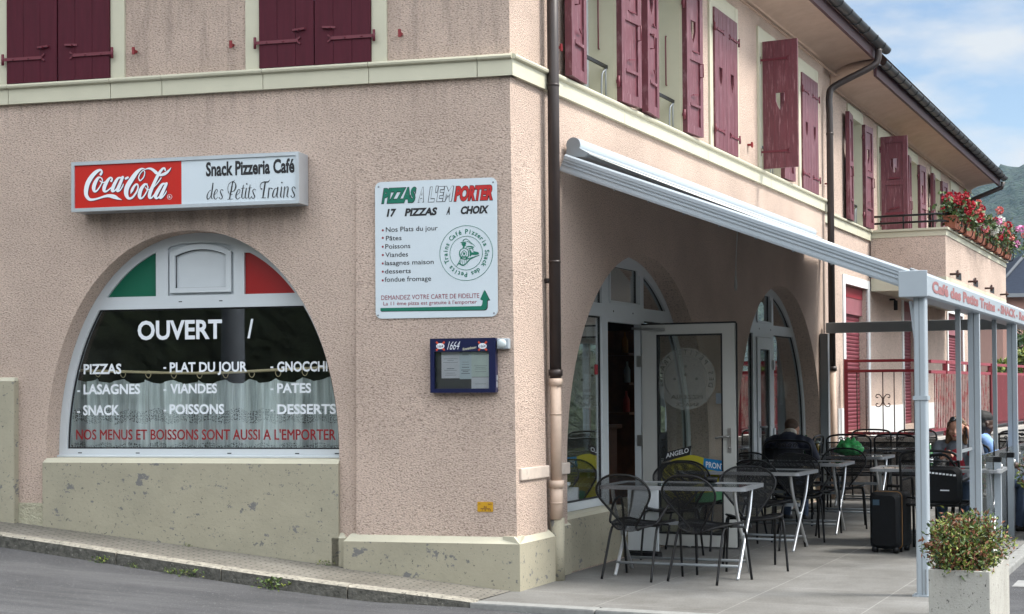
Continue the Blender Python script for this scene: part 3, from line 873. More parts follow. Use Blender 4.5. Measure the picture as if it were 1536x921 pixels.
# front: closed plain shutters
for (a, b) in WINA:
    w_ = part(surround(a, b, 4.10, 5.63, 0, .125), 'window', M_cream, MA)
    w = (b - a) / 2 - .003
    put_shutter('plain', T(a, 4.105, .030), 1.52, w, w_, False, 0, [M_marA, M_marT])
    put_shutter('plain', T(b, 4.105, .030), 1.52, w, w_, True, 0, [M_marA, M_marT])
    for u in (a - .24, b + .24 if b > -2 else b + .22):
        m = Mesh(); catches(m, u, 4.31, 0); part(m, 'shutter_catch', M_rediron, MA)
def upper_window(a, b, z0, z1, off, left, right, closed=False):
    w_ = part(surround(a, b, z0, z1, off), 'window', M_cream, MB_)
    w = (b - a) / 2 - .003; h = z1 - z0 - .02
    mt = [M_marB, M_marT]
    if closed:
        put_shutter('closed', T(a, z0 + .012, off + .030), h, w, w_, False, 0, mt); put_shutter('closed', T(b, z0 + .012, off + .030), h, w, w_, True, 0, mt)
    else:
        # reveal lining, frame, panes, guard rail
        m = Mesh()
        d0, d1 = off - .30, off - .002
        m.box(a - .02, a + .004, z0, z1, d0, d1); m.box(b - .004, b + .02, z0, z1, d0, d1); m.box(a + .005, b - .005, z1 - .004, z1 + .02, d0, d1); m.box(a + .005, b - .005, z0 - .02, z0 + .012, d0, d1)
        m.build('reveal', M_cream, w_)
        vs, fs = plate(rect(a + .005, b - .005, z0 + .013, z1 - .005), [rect(a + .07, (a + b) / 2 - .05, z0 + .09, z1 - .08), rect((a + b) / 2 + .05, b - .07, z0 + .09, z1 - .08)], off - .295, off - .245)
        Mesh().add(vs, fs).build('frame', M_white, w_)
        m = Mesh(); m.box(a + .06, b - .06, z0 + .08, z1 - .07, off - .275, off - .268); m.build('pane', M_glass, w_)
        m = Mesh(); zz = z0 + .33
        m.bar((a + .005, zz, off - .07), (b - .005, zz, off - .07), .02, .03, 0, (0, 1, 0))
        m.tube(catmull([(a + .01, zz - .02, off - .07), (a + .12, zz - .09, off - .07), (a + .14, zz - .3, off - .07)], 5), .008, 6, mi=1)
        m.tube(catmull([(b - .01, zz - .02, off - .07), (b - .12, zz - .09, off - .07), (b - .14, zz - .3, off - .07)], 5), .008, 6, mi=1)
        for u in (a + .03, b - .03): m.tube([(u, zz - .01, off - .07), (u, z0 + .02, off - .07)], .007, 6, mi=1)
        m.build('guard_rail', [M_blk, M_alud], w_)
        m = Mesh(); m.tube([(b - .008, z0 + .5, off - .14), (b - .03, z0 + .5, off - .14), (b - .03, z0 + 1.0, off - .14), (b - .008, z0 + 1.0, off - .14)], .007, 6)
        m.build('shutter_stay', M_marT, w_)
        put_shutter('closed' if 80 < left < 90 else 'open', T(a - .005, z0 + .012, off + .045), h, w, w_, False, -180 + left, mt) if left is not None else None
        put_shutter('open', T(b + .005, z0 + .012, off + .045), h, w, w_, True, 180 - right, mt) if right is not None else None
for i, (a, b) in enumerate(WINB1):
    if i == 3: upper_window(a, b, WZ0, WZ1 + .0, 0, 88, 4)
    elif i in OPEN1: upper_window(a, b, WZ0, WZ1, 0, 5, 5)
    else: upper_window(a, b, WZ0, WZ1, 0, 0, 0, True)
for i, (a, b) in enumerate(WINB2):
    if i == 1: upper_window(a, b, 3.98, WZ1 - .05, -.08, 92, 4)
    elif i in OPEN2: upper_window(a, b, 3.98, WZ1 - .05, -.08, 5, 5)
    else: upper_window(a, b, 3.98, WZ1 - .05, -.08, 0, 0, True)
for a, b in WINB1:
    for u in (a - .5, b + .52):
        m = Mesh(); catches(m, u, 4.33, 0); part(m, 'shutter_catch', M_rediron, MB_)

M_rred2 = mat('band_red', (.20, .018, .028), .5)
# ground floor roller shutters
for i, (a, b) in enumerate(GW):
    zt = 3.05 - .02 * i
    w_ = part(surround(a, b, .80, zt, -.08, .13, .13), 'roller_window', M_trimw, MB_)
    m = Mesh(); m.box(a, b, zt - .42, zt, -.30, -.16); m.build('shutter_box', mat('shutter_box_%d' % i, (.235, .085, .10), .5, var=.15, vscale=3) if i == 0 else bpy.data.materials['shutter_box_0'], w_)
    m = Mesh(); m.box(a, b, zt - .17, zt - .005, -.159, -.152); m.build('top_band', M_rred2, w_)
    m = Mesh(); z = .86
    while z < zt - .42:
        prof = [(-.215, 0), (-.205, .012), (-.200, .035), (-.207, .052), (-.215, .056)]
        vs = [(a + .01, z + q, p) for p, q in prof] + [(b - .01, z + q, p) for p, q in prof]
        m.add(vs, [(k, k+1, k+6, k+5) for k in range(4)]); z += .058
    m.box(a + .01, b - .01, .85, zt - .42, -.235, -.225)
    m.build('roller_slats', M_roll, w_)

# ================================================================== arched openings
# front window
m = Mesh()
fa, fh = AA + .02, AH + .02
ia, ih = AA - .072, AH - .072
zb, zt0, zt1 = 1.06, 2.218, 2.322
mu = ((-3.08, -2.972), (-2.386, -2.293))
cells = [arch_cell(AC, ia, AZ0, ih, None, None, zb, zt0, AE, 20),
         arch_cell(AC, ia, AZ0, ih, None, mu[0][0], zt1, 3.0, AE, 30),
         arch_cell(AC, ia, AZ0, ih, mu[0][1], mu[1][0], zt1, 3.0, AE, 30),
         arch_cell(AC, ia, AZ0, ih, mu[1][1], None, zt1, 3.0, AE, 30)]
vs, fs = plate(arch_poly(AC, fa, AZ0, fh, .985, AE), cells, -.265, -.20)
m.add(vs, fs)
aw = part(m, 'arched_window', M_white, MA, bevel=.004)
def cellplate(cell, w0, w1): 
    vs, fs = plate(cell, [], w0, w1); return Mesh().add(vs, fs)
cellplate(cells[0], -.236, -.230).build('pane', M_glassf, aw)
cellplate(cells[1], -.240, -.225).build('flag_panel', M_green, aw)['label'] = 'green corner panel of the arched window'
cellplate(cells[3], -.240, -.225).build('flag_panel', M_red, aw)['label'] = 'red corner panel of the arched window'
m = Mesh(); vs, fs = plate(cells[2], [], -.240, -.228); m.add(vs, fs)
pa = m.build('vent_panel', M_white, aw)
m = Mesh()      # raised sash with segmental head
u0, u1 = mu[0][1], mu[1][0]; cz = lambda u: 2.745 - .06 * ((u - (u0 + u1) / 2) / .25) ** 2
hd = lambda i0, i1, z, dz: [(i0, z), (i1, z)] + [(i1 + (i0 - i1) * k / 10, cz(i1 + (i0 - i1) * k / 10) - dz) for k in range(11)]
vs, fs = plate(hd(u0 + .02, u1 - .02, 2.345, 0), [hd(u0 + .065, u1 - .065, 2.385, .045)], -.225, -.192); m.add(vs, fs)
m.build('sash', M_white, pa, bevel=.004)
m = Mesh(); vs, fs = plate(hd(u0 + .062, u1 - .062, 2.382, .042), [hd(u0 + .068, u1 - .068, 2.388, .05)], -.2275, -.218); m.add(vs, fs)
m.build('gasket', M_black, pa)
m = Mesh()
vs, fs = plate(cells[0], [arch_cell(AC, ia - .014, AZ0, ih - .014, None, None, zb + .012, zt0 - .012, AE, 20)], -.230, -.222); m.add(vs, fs)
m.build('gasket', M_black, aw)
for u in (-3.78, -3.25, -2.43, -1.84, -1.50): Mesh().box(u - .018, u + .018, 1.022, 1.030, -.2005, -.1985).build('drain_slot', M_black, aw)
for u in (-2.86, -2.5): Mesh().box(u - .015, u + .015, 2.268, 2.276, -.2005, -.1985).build('drain_slot', M_black, aw)
m = Mesh(); m.box(-4.0, -1.402, .991, 1.008, -.26, -.165); m.build('sill', M_white, aw, bevel=.004)
WINTXT = [('OUVERT', -3.263, -2.503, 1.962, 0.159), ('/', -2.28, -2.227, 1.964, 0.155), ('PIZZAS', -3.761, -3.413, 1.683, 0.085), ('LASAGNES', -3.762, -3.242, 1.514, 0.084), ('SNACK', -3.767, -3.433, 1.339, 0.084), ('PLAT DU JOUR', -2.972, -2.283, 1.691, 0.082), ('VIANDES', -2.969, -2.55, 1.516, 0.08), ('POISSONS', -2.975, -2.488, 1.345, 0.082), ('GNOCCHI', -2.021, -1.588, 1.686, 0.082), ('PATES', -2.022, -1.728, 1.514, 0.079), ('DESSERTS', -2.021, -1.517, 1.342, 0.081)]
for s_, a, b, v, c in WINTXT: text_fit(Mesh(), s_, a, b, v, c, -.2285, bold=.028).build('white_lettering', M_letw, aw)
m = Mesh()
for a, b, v in [(-3.822, -3.795, 1.715), (-3.029, -3.005, 1.728), (-2.08, -2.055, 1.723), (-3.822, -3.796, 1.541), (-3.03, -3.006, 1.546), (-2.081, -2.056, 1.545), (-3.823, -3.796, 1.367), (-3.03, -3.006, 1.376), (-2.082, -2.057, 1.372)]:
    m.add([(a, v - .007, -.2285), (b, v - .007, -.2285), (b, v + .007, -.2285), (a, v + .007, -.2285)], [(0,1,2,3)])
m.build('dash_lettering', M_letw, aw)
m = Mesh(); text_fit(m, "NOS MENUS ET BOISSONS SONT AUSSI A L'EMPORTER", -3.833, -1.524, 1.135, .082, -.2285); text_fit(m, "NOS MENUS ET BOISSONS SONT AUSSI A L'EMPORTER", -3.829, -1.520, 1.135, .082, -.2280); text_fit(m, "NOS MENUS ET BOISSONS SONT AUSSI A L'EMPORTER", -3.831, -1.522, 1.1375, .082, -.2275)
m.build('red_lettering', M_letr, aw)

# side arches: fixed lights and a door
def side_arch(c, door_open):
    fa, fh = BA + .03, BH + .03; ia, ih = BA - .085, BH - .085
    rr_ = 0 if door_open else -.17
    D0, D1 = c - .47, c + .40 + rr_                # door opening
    ml, mr = (c - .61, c - .465), (c + .395 + rr_, c + .505 + rr_)
    zt0, zt1 = 2.19, 2.31
    lo_l = arch_cell(c, ia, BZ0, ih, None, ml[0], .54, zt0); lo_r = arch_cell(c, ia, BZ0, ih, mr[1], None, .54, zt0)
    up = [arch_cell(c, ia, BZ0, ih, None, ml[0], zt1, 2.9, 2, 30), arch_cell(c, ia, BZ0, ih, ml[1] + .05, mr[0] - .05, zt1 + .04, 2.67, 2, 30), arch_cell(c, ia, BZ0, ih, mr[1], None, zt1, 2.9, 2, 30)]
    door = rect(D0, D1, .02, 2.15)
    out = arch_poly(c, fa, BZ0, fh, .47)
    # outline with the door leg running down to the step
    O = [(c - fa, .47), (ml[0], .47), (ml[0], .031), (D0, .031), (D0, 2.15), (D1, 2.15), (D1, .031), (mr[1], .031), (mr[1], .47), (c + fa, .47)] + out[2:]
    vs, fs = plate(O, [lo_l, lo_r] + up, -.265, -.20)
    w_ = part(Mesh().add(vs, fs), 'arched_entrance', M_white, MB_, bevel=.004)
    m = Mesh()
    for cl in [lo_l, lo_r] + up:
        v, f = plate(cl, [], -.237, -.231); m.add(v, f)
    m.build('pane', M_glass, w_)
    m = Mesh()
    for cl in [lo_l, lo_r] + up:
        cx = sum(p[0] for p in cl) / len(cl); cy = sum(p[1] for p in cl) / len(cl)
        inn = [(cx + (x - cx) * .972, cy + (y - cy) * .982) for x, y in cl]
        v, f = plate(cl, [inn], -.231, -.222); m.add(v, f)
    m.build('gasket', M_black, w_)
    m = Mesh()      # raised casing of the transom light
    m.box(ml[1] + .03, mr[0] - .03, zt1 + .012, zt1 + .03, -.200, -.183); m.box(ml[1] + .015, ml[1] + .04, zt1 + .03, 2.62, -.200, -.183); m.box(mr[0] - .04, mr[0] - .015, zt1 + .03, 2.62, -.200, -.183)
    m.build('transom_casing', M_white, w_)
    for u in (c - .32, c + .2): Mesh().tube([(u, 2.25, -.201), (u, 2.25, -.198)], .010, 8).build('drain_slot', M_black, w_)
    return w_
e1 = side_arch(BC, True)
e2 = side_arch(BC2, False)
# door leaf swung out square to the wall; local x = out from the hinge, y up
def door_leaf(parent, M):
    W_, H_ = .93, 2.125
    vs, fs = plate(rect(0, W_, 0.0, H_), [rect(.155, W_ - .125, .115, H_ - .10)], -.03, .03)
    d = Mesh().add(vs, fs).build('door', M_alup2, parent, M, bevel=.005)
    m = Mesh(); vs, fs = plate(rect(.150, W_ - .12, .11, H_ - .095), [rect(.165, W_ - .135, .125, H_ - .11)], -.034, .034); m.add(vs, fs); m.build('gasket', M_black, d)
    m = Mesh(); vs, fs = plate(rect(-.004, W_ + .004, H_ + .001, H_ + .016), [], -.03, .034); m.add(vs, fs); m.box(W_ + .001, W_ + .012, 0, H_, -.03, -.006); m.build('edge_seal', M_black, d)
    m = Mesh(); m.box(.152, W_ - .122, .112, H_ - .097, -.004, .004); m.build('pane', M_glassd, d)
    # film: ring of letters
    m = Mesh(); cx, cz, rr = .435, 1.60, .30
    ring = [(cx + rr * math.cos(2*math.pi*i/48), cz + rr * math.sin(2*math.pi*i/48)) for i in range(48)]
    m.add([(x, y, .0065) for x, y in ring], [tuple(range(48))]); m.build('frosted_disc', M_frost, d)
    m = Mesh()
    inner = [(cx + .215 * math.cos(2*math.pi*i/48), cz + .215 * math.sin(2*math.pi*i/48), .0085) for i in range(49)]
    m.tube(inner[:-1], .0022, 4, closed=True)
    arc_text(m, 'SNIART STITEP SED', cx, cz, .235, .048, .0085, 200, -20, mirror=True)
    text_fit(m, 'PIZZERIA', cx - .15, cx + .17, cz - .19, .035, .0085, bold=.01, M=Matrix.Translation((2*cx + .02, 0, 0)) @ Matrix.Scale(-1, 4, (1, 0, 0)))
    text_fit(m, 'SNACK', cx - .11, cx + .13, cz - .265, .035, .0085, bold=.01, M=Matrix.Translation((2*cx + .02, 0, 0)) @ Matrix.Scale(-1, 4, (1, 0, 0)))
    for dx, dz in ((0, .12), (-.11, .0), (.11, 0), (0, .04)): m.lathe([(0, .0086), (.014, .0086)], 10, M=T(cx + dx, cz + dz, 0))
    m.build('disc_lettering', mat('clear_cut_letters', (.12, .12, .10), .6), d)
    # handle with back plate, stay arm and hinges
    m = Mesh(); m.box(W_ - .075, W_ - .04, .90, 1.13, .031, .040)
    m.tube(catmull([(W_ - .058, 1.05, .04), (W_ - .058, 1.05, .085), (W_ - .09, 1.05, .09), (W_ - .18, 1.035, .088)], 5), .010, 8); m.tube([(W_ - .058, .945, .04), (W_ - .058, .945, .052)], .012, 8)
    m.build('handle', M_steel, d)
    m = Mesh(); m.bar((-.10, H_ - .03, .035), (.22, H_ - .045, .04), .018, .022, 0, (0, 1, 0)); m.box(.16, .24, H_ - .06, H_ - .03, .03, .05)
    m.build('stay_arm', M_steel, d)
    for z in (.25, .95, 1.72): Mesh().box(-.055, -.002, z, z + .11, .005, .035).build('hinge', M_steel, d)
    m = Mesh(); m.box(.735, .80, 1.36, 1.46, .0045, .0065); m.build('small_sticker', mat('grey_sticker', (.16, .19, .22), .6), d)
    # ice cream stickers low on the glass
    m = Mesh(); cx2, cz2 = .47, .63
    ring = [(cx2 + .29 * math.cos(2*math.pi*i/40), cz2 + .24 * math.sin(2*math.pi*i/40)) for i in range(40)]
    m.add([(x, y, .0062) for x, y in ring], [tuple(range(40))])
    m.build('ice_cream_sticker_and_reflection', mat('sticker_yellow', (.40, .36, .02), .5), d)
    m = Mesh(); text_fit(m, 'Ici', cx2 - .16, cx2 + .03, cz2 + .0, .11, .0082, bold=.02); text_fit(m, 'un gelato', cx2 - .12, cx2 + .2, cz2 - .085, .05, .0082, bold=.01)
    m.build('sticker_and_reflection_lettering', mat('sticker_text', (.62, .62, .25), .6), d)
    m = Mesh(); m.add([(.2, .80, .0085), (.47, .87, .0085), (.49, .96, .0085), (.22, .89, .0085)], [(0,1,2,3)]); m.build('black_label', M_ink, d)
    m = Mesh(); text_fit(m, 'ANGELO', .23, .46, .835, .045, .0102, bold=.02, slope=.26); m.build('label_lettering', M_letw, d)
    m = Mesh(); m.add([(.60, .74, .0085), (.88, .70, .0085), (.89, .81, .0085), (.61, .84, .0085)], [(0,1,2,3)]); m.build('blue_label', mat('label_blue', (.0, .16, .40), .5), d)
    m = Mesh(); text_fit(m, 'PRONTO', .63, .86, .755, .055, .0102, bold=.02, slope=-.13); m.build('label_lettering', M_letw, d)
    m = Mesh(); m.add([(.52, .40, .0085), (.80, .43, .0085), (.80, .53, .0085), (.52, .50, .0085)], [(0,1,2,3)]); m.build('green_label', mat('label_green', (.10, .30, .14), .5), d)
    return d
def arc_text(m, s, cx, cz, r, cap, w, a0, a1, mirror=False, inward=False, mi=0, bold=.012):
    """letters spread round a circle from angle a0 to a1 (degrees)"""
    n = len(s)
    for i, ch in enumerate(s):
        if ch == ' ': continue
        an = a0 + (a1 - a0) * (i + .5) / n
        vs, fs = text_raw(ch, bold); t, b = cap_h(bold); k = cap / (t - b)
        x0 = min(v[0] for v in vs); x1 = max(v[0] for v in vs)
        Mx = T(cx, cz, w) @ Matrix.Rotation(R(an - 90), 4, 'Z') @ T(0, r, 0)
        sg = -1 if mirror else 1
        m.add([(sg * (x - (x0 + x1) / 2) * k, y * k, 0) for x, y, z in vs], fs, mi, False, Mx)
M_alup2 = mat('door_frame_grey', (.46, .465, .445), .45, var=.03)
M_steel = mat('brushed_steel', (.35, .35, .34), .3, metal=.8)
# matrix: x -> outward, y -> up, z -> towards the camera side (-t)
MD = Matrix((nB, Z, -vb)).transposed().to_4x4(); MD.translation = GB(BC + .43, -.185, .018)
door1 = door_leaf(e1, MB_.inverted() @ MD)
# closed door of the second entrance
da, db = BC2 - .46, BC2 + .22
m = Mesh(); vs, fs = plate(rect(da, db, .035, 2.145), [rect(da + .13, db - .13, .16, 2.0)], -.25, -.185); m.add(vs, fs)
d2 = m.build('door', M_white, e2, None, bevel=.005)
m = Mesh(); m.box(da + .12, db - .12, .15, 2.01, -.221, -.213); m.build('pane', M_glass, d2)
m = Mesh(); vs, fs = plate(rect(da + .125, db - .125, .155, 2.005), [rect(da + .145, db - .145, .175, 1.985)], -.212, -.203); m.add(vs, fs); m.build('gasket', M_black, d2)
m = Mesh(); m.box(da + .05, da + .08, .92, 1.12, -.184, -.177); m.tube([(da + .065, 1.05, -.177), (da + .065, 1.05, -.135), (da + .19, 1.05, -.13)], .011, 8); m.build('handle', M_alud, d2)
for z in (.9, 1.75): Mesh().box(db - .01, db + .06, z, z + .12, -.195, -.165).build('hinge', M_white, d2)
# papers and emblem film on the left light of the open entrance
mat('notice_paper', (.55, .60, .60), .8)
for u0, u1, z0, z1 in ((1.87, 2.03, 1.36, 1.50), (2.06, 2.22, 1.36, 1.50), (2.06, 2.22, 1.53, 1.66), (2.12, 2.27, 1.98, 2.13)):
    Mesh().box(u0, u1, z0, z1, -.244, -.242).build('taped_notice', bpy.data.materials['notice_paper'], e1)
m = Mesh(); m.box(2.29, 2.345, 1.66, 1.75, -.229, -.225); m.build('push_sticker', mat('sticker_red', (.35, .02, .03), .5), e1)
m = Mesh(); ring = [(1.78 + .42 * math.cos(2*math.pi*i/40), 1.58 + .42 * math.sin(2*math.pi*i/40)) for i in range(40)]
m.add([(x, y, -.2395) for x, y in ring], [tuple(range(len(ring)))]); m.build('frosted_disc', mat('frost_faint', (.45, .50, .50), .7, alpha=.18), e1)
m = Mesh(); vs, fs = plate([(1.2, .62), (2.2, .62), (2.3, .90), (2.1, 1.0), (1.25, 1.02)], [], -.2415, -.2395); m.add(vs, fs)  # dim mirror image of the yellow door sign, painted on as a flat patch
m.build('ice_cream_sticker_and_reflection', mat('sticker_reflection_olive', (.20, .22, .03), .5), e1)
m = Mesh(); text_fit(m, 'Ici', 1.75, 2.15, .80, .13, -.2375, bold=.02, M=Matrix.Translation((3.85, 0, 0)) @ Matrix.Scale(-1, 4, (1, 0, 0)))
m.build('sticker_and_reflection_lettering', mat('sticker_reflection_text', (.33, .35, .14), .6), e1)
m = Mesh(); m.add([(1.75, .60, -.2375), (2.28, .56, -.2375), (2.30, .72, -.2375), (1.8, .76, -.2375)], [(0,1,2,3)]); m.build('sticker_corner', mat('sticker_mauve', (.14, .10, .14), .5), e1)
for u0, u1, z0, z1 in ((8.55, 8.70, 1.42, 1.62), (8.76, 8.88, 1.30, 1.72), (8.95, 9.10, 1.40, 1.60)): Mesh().box(u0, u1, z0, z1, -.244, -.242).build('taped_notice', bpy.data.materials['notice_paper'], e2)

# ================================================================== balcony (part of the building)
b0, b1, bn = 13.62, 20.9, 1.09
m = Mesh()
m.add([GB(b0, -.06, 3.22), GB(b1, -.06, 3.22), GB(b1, bn, 3.22), GB(b0, bn, 3.22), GB(b0, -.06, 3.90), GB(b1, -.06, 3.90), GB(b1, bn, 3.90), GB(b0, bn, 3.90)],
      [(0,3,2,1),(4,5,6,7),(0,1,5,4),(1,2,6,5),(2,3,7,6),(3,0,4,7)])
bal = part(m, 'balcony', M_stB)
m = Mesh(); cap_ = lambda z0, z1, o: m.hexa([GB(b0-o,-.06,z0),GB(b1+o,-.06,z0),GB(b1+o,bn+o,z0),GB(b0-o,bn+o,z0),GB(b0-o,-.06,z1),GB(b1+o,-.06,z1),GB(b1+o,bn+o,z1),GB(b0-o,bn+o,z1)])
cap_(3.86, 3.95, .012); cap_(3.951, 3.985, .045)
m.build('parapet_band', M_cream, bal)
m = Mesh(); cap_(3.03, 3.222, .006)
m.build('slab_edge', M_cream, bal)
for t in (14.6, 16.5, 18.6): Mesh().hexa([GB(t,bn-.1,3.25),GB(t+.55,bn-.1,3.25),GB(t+.55,bn+.004,3.25),GB(t,bn+.004,3.25),GB(t,bn-.1,3.37),GB(t+.55,bn-.1,3.37),GB(t+.55,bn+.004,3.37),GB(t,bn+.004,3.37)]).build('drain_opening', M_black, bal)
for t in (14.0, 15.9, 17.9, 20.0):
    Mesh().tube([GB(t, bn, 3.28), GB(t, bn + .16, 3.28)], .018, 6).tube([GB(t, bn + .12, 3.23), GB(t, bn + .12, 3.34)], .016, 6).build('bracket_hook', M_rust, bal)
m = Mesh()
for z in (4.20, 4.09):
    m.tube([GB(b0 + .02, -.06, z), GB(b0 + .02, bn - .1, z), GB(b0 + .08, bn - .02, z), GB(b0 + .2, bn + .02, z), GB(b1, bn + .02, z)], .017, 8)
for n in (.45, .9): m.tube([GB(b0 + .02, n, 3.98), GB(b0 + .02, n, 4.2)], .012, 6)
for i in range(9):
    t = b0 + .6 + i * .82; m.tube([GB(t, bn + .02, 3.98), GB(t, bn + .02, 4.2)], .012, 6)
m.build('railing', M_blk, bal)
m = Mesh(); m.tube([GB(15.2, -.1, 2.98), GB(15.2, .0, 2.98), GB(15.2, .02, 2.94)], .018, 8); m.tube([GB(15.2, .02, 2.80), GB(15.2, .02, 2.96)], .034, 10)
part(m, 'wall_lamp', M_blk)

# ================================================================== SIGNS ON THE FRONT
def child(mesh, name, mats, parent, **k): return mesh.build(name, mats, parent, None, **k)
# lightbox
AFF_COCA = [0.00057443, -2.1199e-06, -3.5429, -2.2656e-05, -0.00052396, 3.4014]
AFF_DES = [0.00056937, -2.5221e-06, -2.4873, -2.2969e-05, -0.00053004, 3.4191]
sg = thing('lightbox_sign', 'long aluminium lightbox sign, half red with white script, half white, above the arched window', 'sign', MA.copy())
u0, u1, v0, v1 = -3.618, -1.648, 2.993, 3.397
m = Mesh(); m.box(u0, u1, v0, v1, .012, .195); child(m, 'case', M_alu, sg, bevel=.006)
m = Mesh(); vs, fs = plate(rect(u0, u1, v0, v1), [rect(u0 + .028, u1 - .028, v0 + .028, v1 - .028)], .1955, .212); m.add(vs, fs); child(m, 'rim', M_alu, sg, bevel=.005)
m = Mesh(); m.box(u0 + .026, -2.65, v0 + .026, v1 - .026, .1955, .2005); child(m, 'red_panel', M_signr, sg)
m = Mesh(); m.box(-2.6498, u1 - .026, v0 + .026, v1 - .026, .1955, .2003); child(m, 'white_panel', M_signw, sg)
COCA = [
 [(325,200,38),(342,160,30),(315,132,32),(250,165,55),(180,240,66),(122,340,70),(98,440,66),(100,520,58),(140,580,46),(200,590,34),(290,570,28),(370,545,34),(450,530,48),(530,545,62),(590,572,36),(650,592,4)],
 [(325,250,18),(285,255,36),(238,330,56),(215,410,56),(230,462,38),(272,445,22),(322,370,18),(350,300,16),(338,258,18)],
 [(312,300,14),(350,328,16),(395,315,14)],
 [(488,302,34),(502,268,22),(470,252,28),(422,310,48),(382,395,56),(378,452,46),(412,462,26),(470,420,18),(525,365,14)],
 [(640,252,22),(592,262,34),(542,340,50),(506,430,52),(512,462,34),(552,443,20),(612,360,16),(648,280,16)],
 [(664,245,42),(630,330,46),(592,420,50),(584,458,36),(622,445,20),(662,385,18),(674,350,12)],
 [(712,266,34),(742,250,34)],
 [(925,285,14),(908,258,16),(930,195,16),(980,142,14),(1003,175,14),(985,245,16),(935,298,16),(915,285,12)],
 [(1002,122,14),(950,117,28),(880,172,54),(802,280,70),(732,400,72),(718,500,64),(752,566,42),(812,556,30),(878,470,26),(902,392,22),(882,352,26),(842,382,34),(806,450,40),(788,498,6)],
 [(1000,128,10),(1060,112,24),(1120,128,40),(1178,178,50)],
 [(1240,216,34),(1310,192,44),(1372,142,28),(1404,96,4)],
 [(1040,352,18),(1000,358,36),(946,430,54),(922,515,56),(934,566,38),(978,550,22),(1032,468,18),(1052,402,16),(1036,362,16)],
 [(1012,400,12),(1045,438,16),(1090,428,12)],
 [(1316,140,22),(1300,108,26),(1262,130,36),(1205,215,46),(1140,350,48),(1082,490,54),(1078,556,42),(1112,556,24),(1160,500,14)],
 [(1122,418,12),(1200,332,16),(1252,256,16)],
 [(1320,346,22),(1272,352,34),(1218,430,50),(1168,525,54),(1182,566,34),(1222,546,20),(1282,460,16),(1322,385,14)],
 [(1334,342,40),(1300,420,46),(1256,515,50),(1240,561,36),(1278,546,20),(1324,482,16),(1334,456,10)],
]
m = Mesh()
for i, st in enumerate(COCA): stroke(m, st, AFF_COCA, .2025 + i * .0001, 1, dx=8, dy=7)
for i, st in enumerate(COCA): stroke(m, st, AFF_COCA, .2050 + i * .0001, 0)
def affp(a, x, y): return (a[0]*x + a[1]*y + a[2], a[3]*x + a[4]*y + a[5])
cx, cy = affp(AFF_COCA, 1378, 545)
m.tube([(cx + .020 * math.cos(2*math.pi*i/20), cy + .020 * math.sin(2*math.pi*i/20), .202) for i in range(20)], .0018, 4, closed=True)
text_fit(m, 'R', cx - .007, cx + .009, cy - .010, .02, .203, bold=.02)
child(m, 'script_logo', [M_letw, M_navy], sg)
m = Mesh(); text_fit(m, 'Snack Pizzeria Café', -2.438, -1.688, 3.234, .113, .2022, bold=.035, slope=-.0)
DES = [
 [(165,545,6),(130,575,10),(105,640,16),(115,685,14),(150,655,7),(176,590,5)],[(195,445,16),(180,560,18),(167,650,16),(188,680,6)],
 [(215,620,5),(255,580,6),(262,545,9),(240,540,9),(213,600,16),(210,655,16),(235,684,9),(266,650,5)],
 [(345,552,12),(325,540,7),(305,570,12),(322,615,17),(335,655,14),(312,685,7),(288,660,14)],
 [(490,420,16),(470,540,20),(442,680,16)],[(415,684,7),(490,680,7)],[(436,585,5),(418,540,7),(430,462,7),(480,424,7),(525,440,12),(536,500,20),(505,562,11),(452,565,5)],[(515,400,7),(492,438,9)],[(490,610,5),(445,606,6),(420,570,6)],
 [(545,625,5),(588,590,6),(600,548,8),(576,540,9),(545,600,16),(540,655,16),(565,682,9),(602,650,5)],
 [(652,470,8),(637,560,17),(626,645,15),(645,672,7),(666,650,5)],[(618,522,6),(676,516,6)],
 [(695,520,14),(678,630,17),(690,672,7),(712,650,5)],[(700,455,22),(702,455,22)],
 [(752,465,8),(737,560,17),(726,645,15),(746,672,7),(766,648,5)],[(718,517,6),(776,512,6)],
 [(828,543,12),(810,530,7),(790,560,12),(806,608,17),(818,642,14),(796,674,7),(770,645,14)],
 [(1042,395,5),(1012,425,16),(960,425,13),(917,445,9),(900,490,7),(912,530,8),(922,530,22)],[(975,430,18),(955,560,21),(940,660,16)],[(918,664,7),(984,660,7)],
 [(1032,515,14),(1016,660,16)],[(1024,560,5),(1052,517,7),(1076,525,17)],
 [(1150,520,5),(1115,530,10),(1087,600,16),(1090,650,14),(1122,640,7),(1150,570,5)],[(1162,505,16),(1147,630,17),(1168,655,6)],
 [(1217,500,14),(1202,630,17),(1222,652,6)],[(1220,435,22),(1222,435,22)],
 [(1262,498,14),(1246,652,16)],[(1255,545,5),(1298,495,7),(1312,525,16),(1296,630,16),(1318,652,6)],
 [(1418,522,14),(1395,495,8),(1370,530,12),(1394,588,18),(1405,628,16),(1380,657,8),(1355,632,16)],
]
for i, st in enumerate(DES): stroke(m, st, AFF_DES, .2022 + i * .00008)
child(m, 'shop_lettering', M_ink, sg)

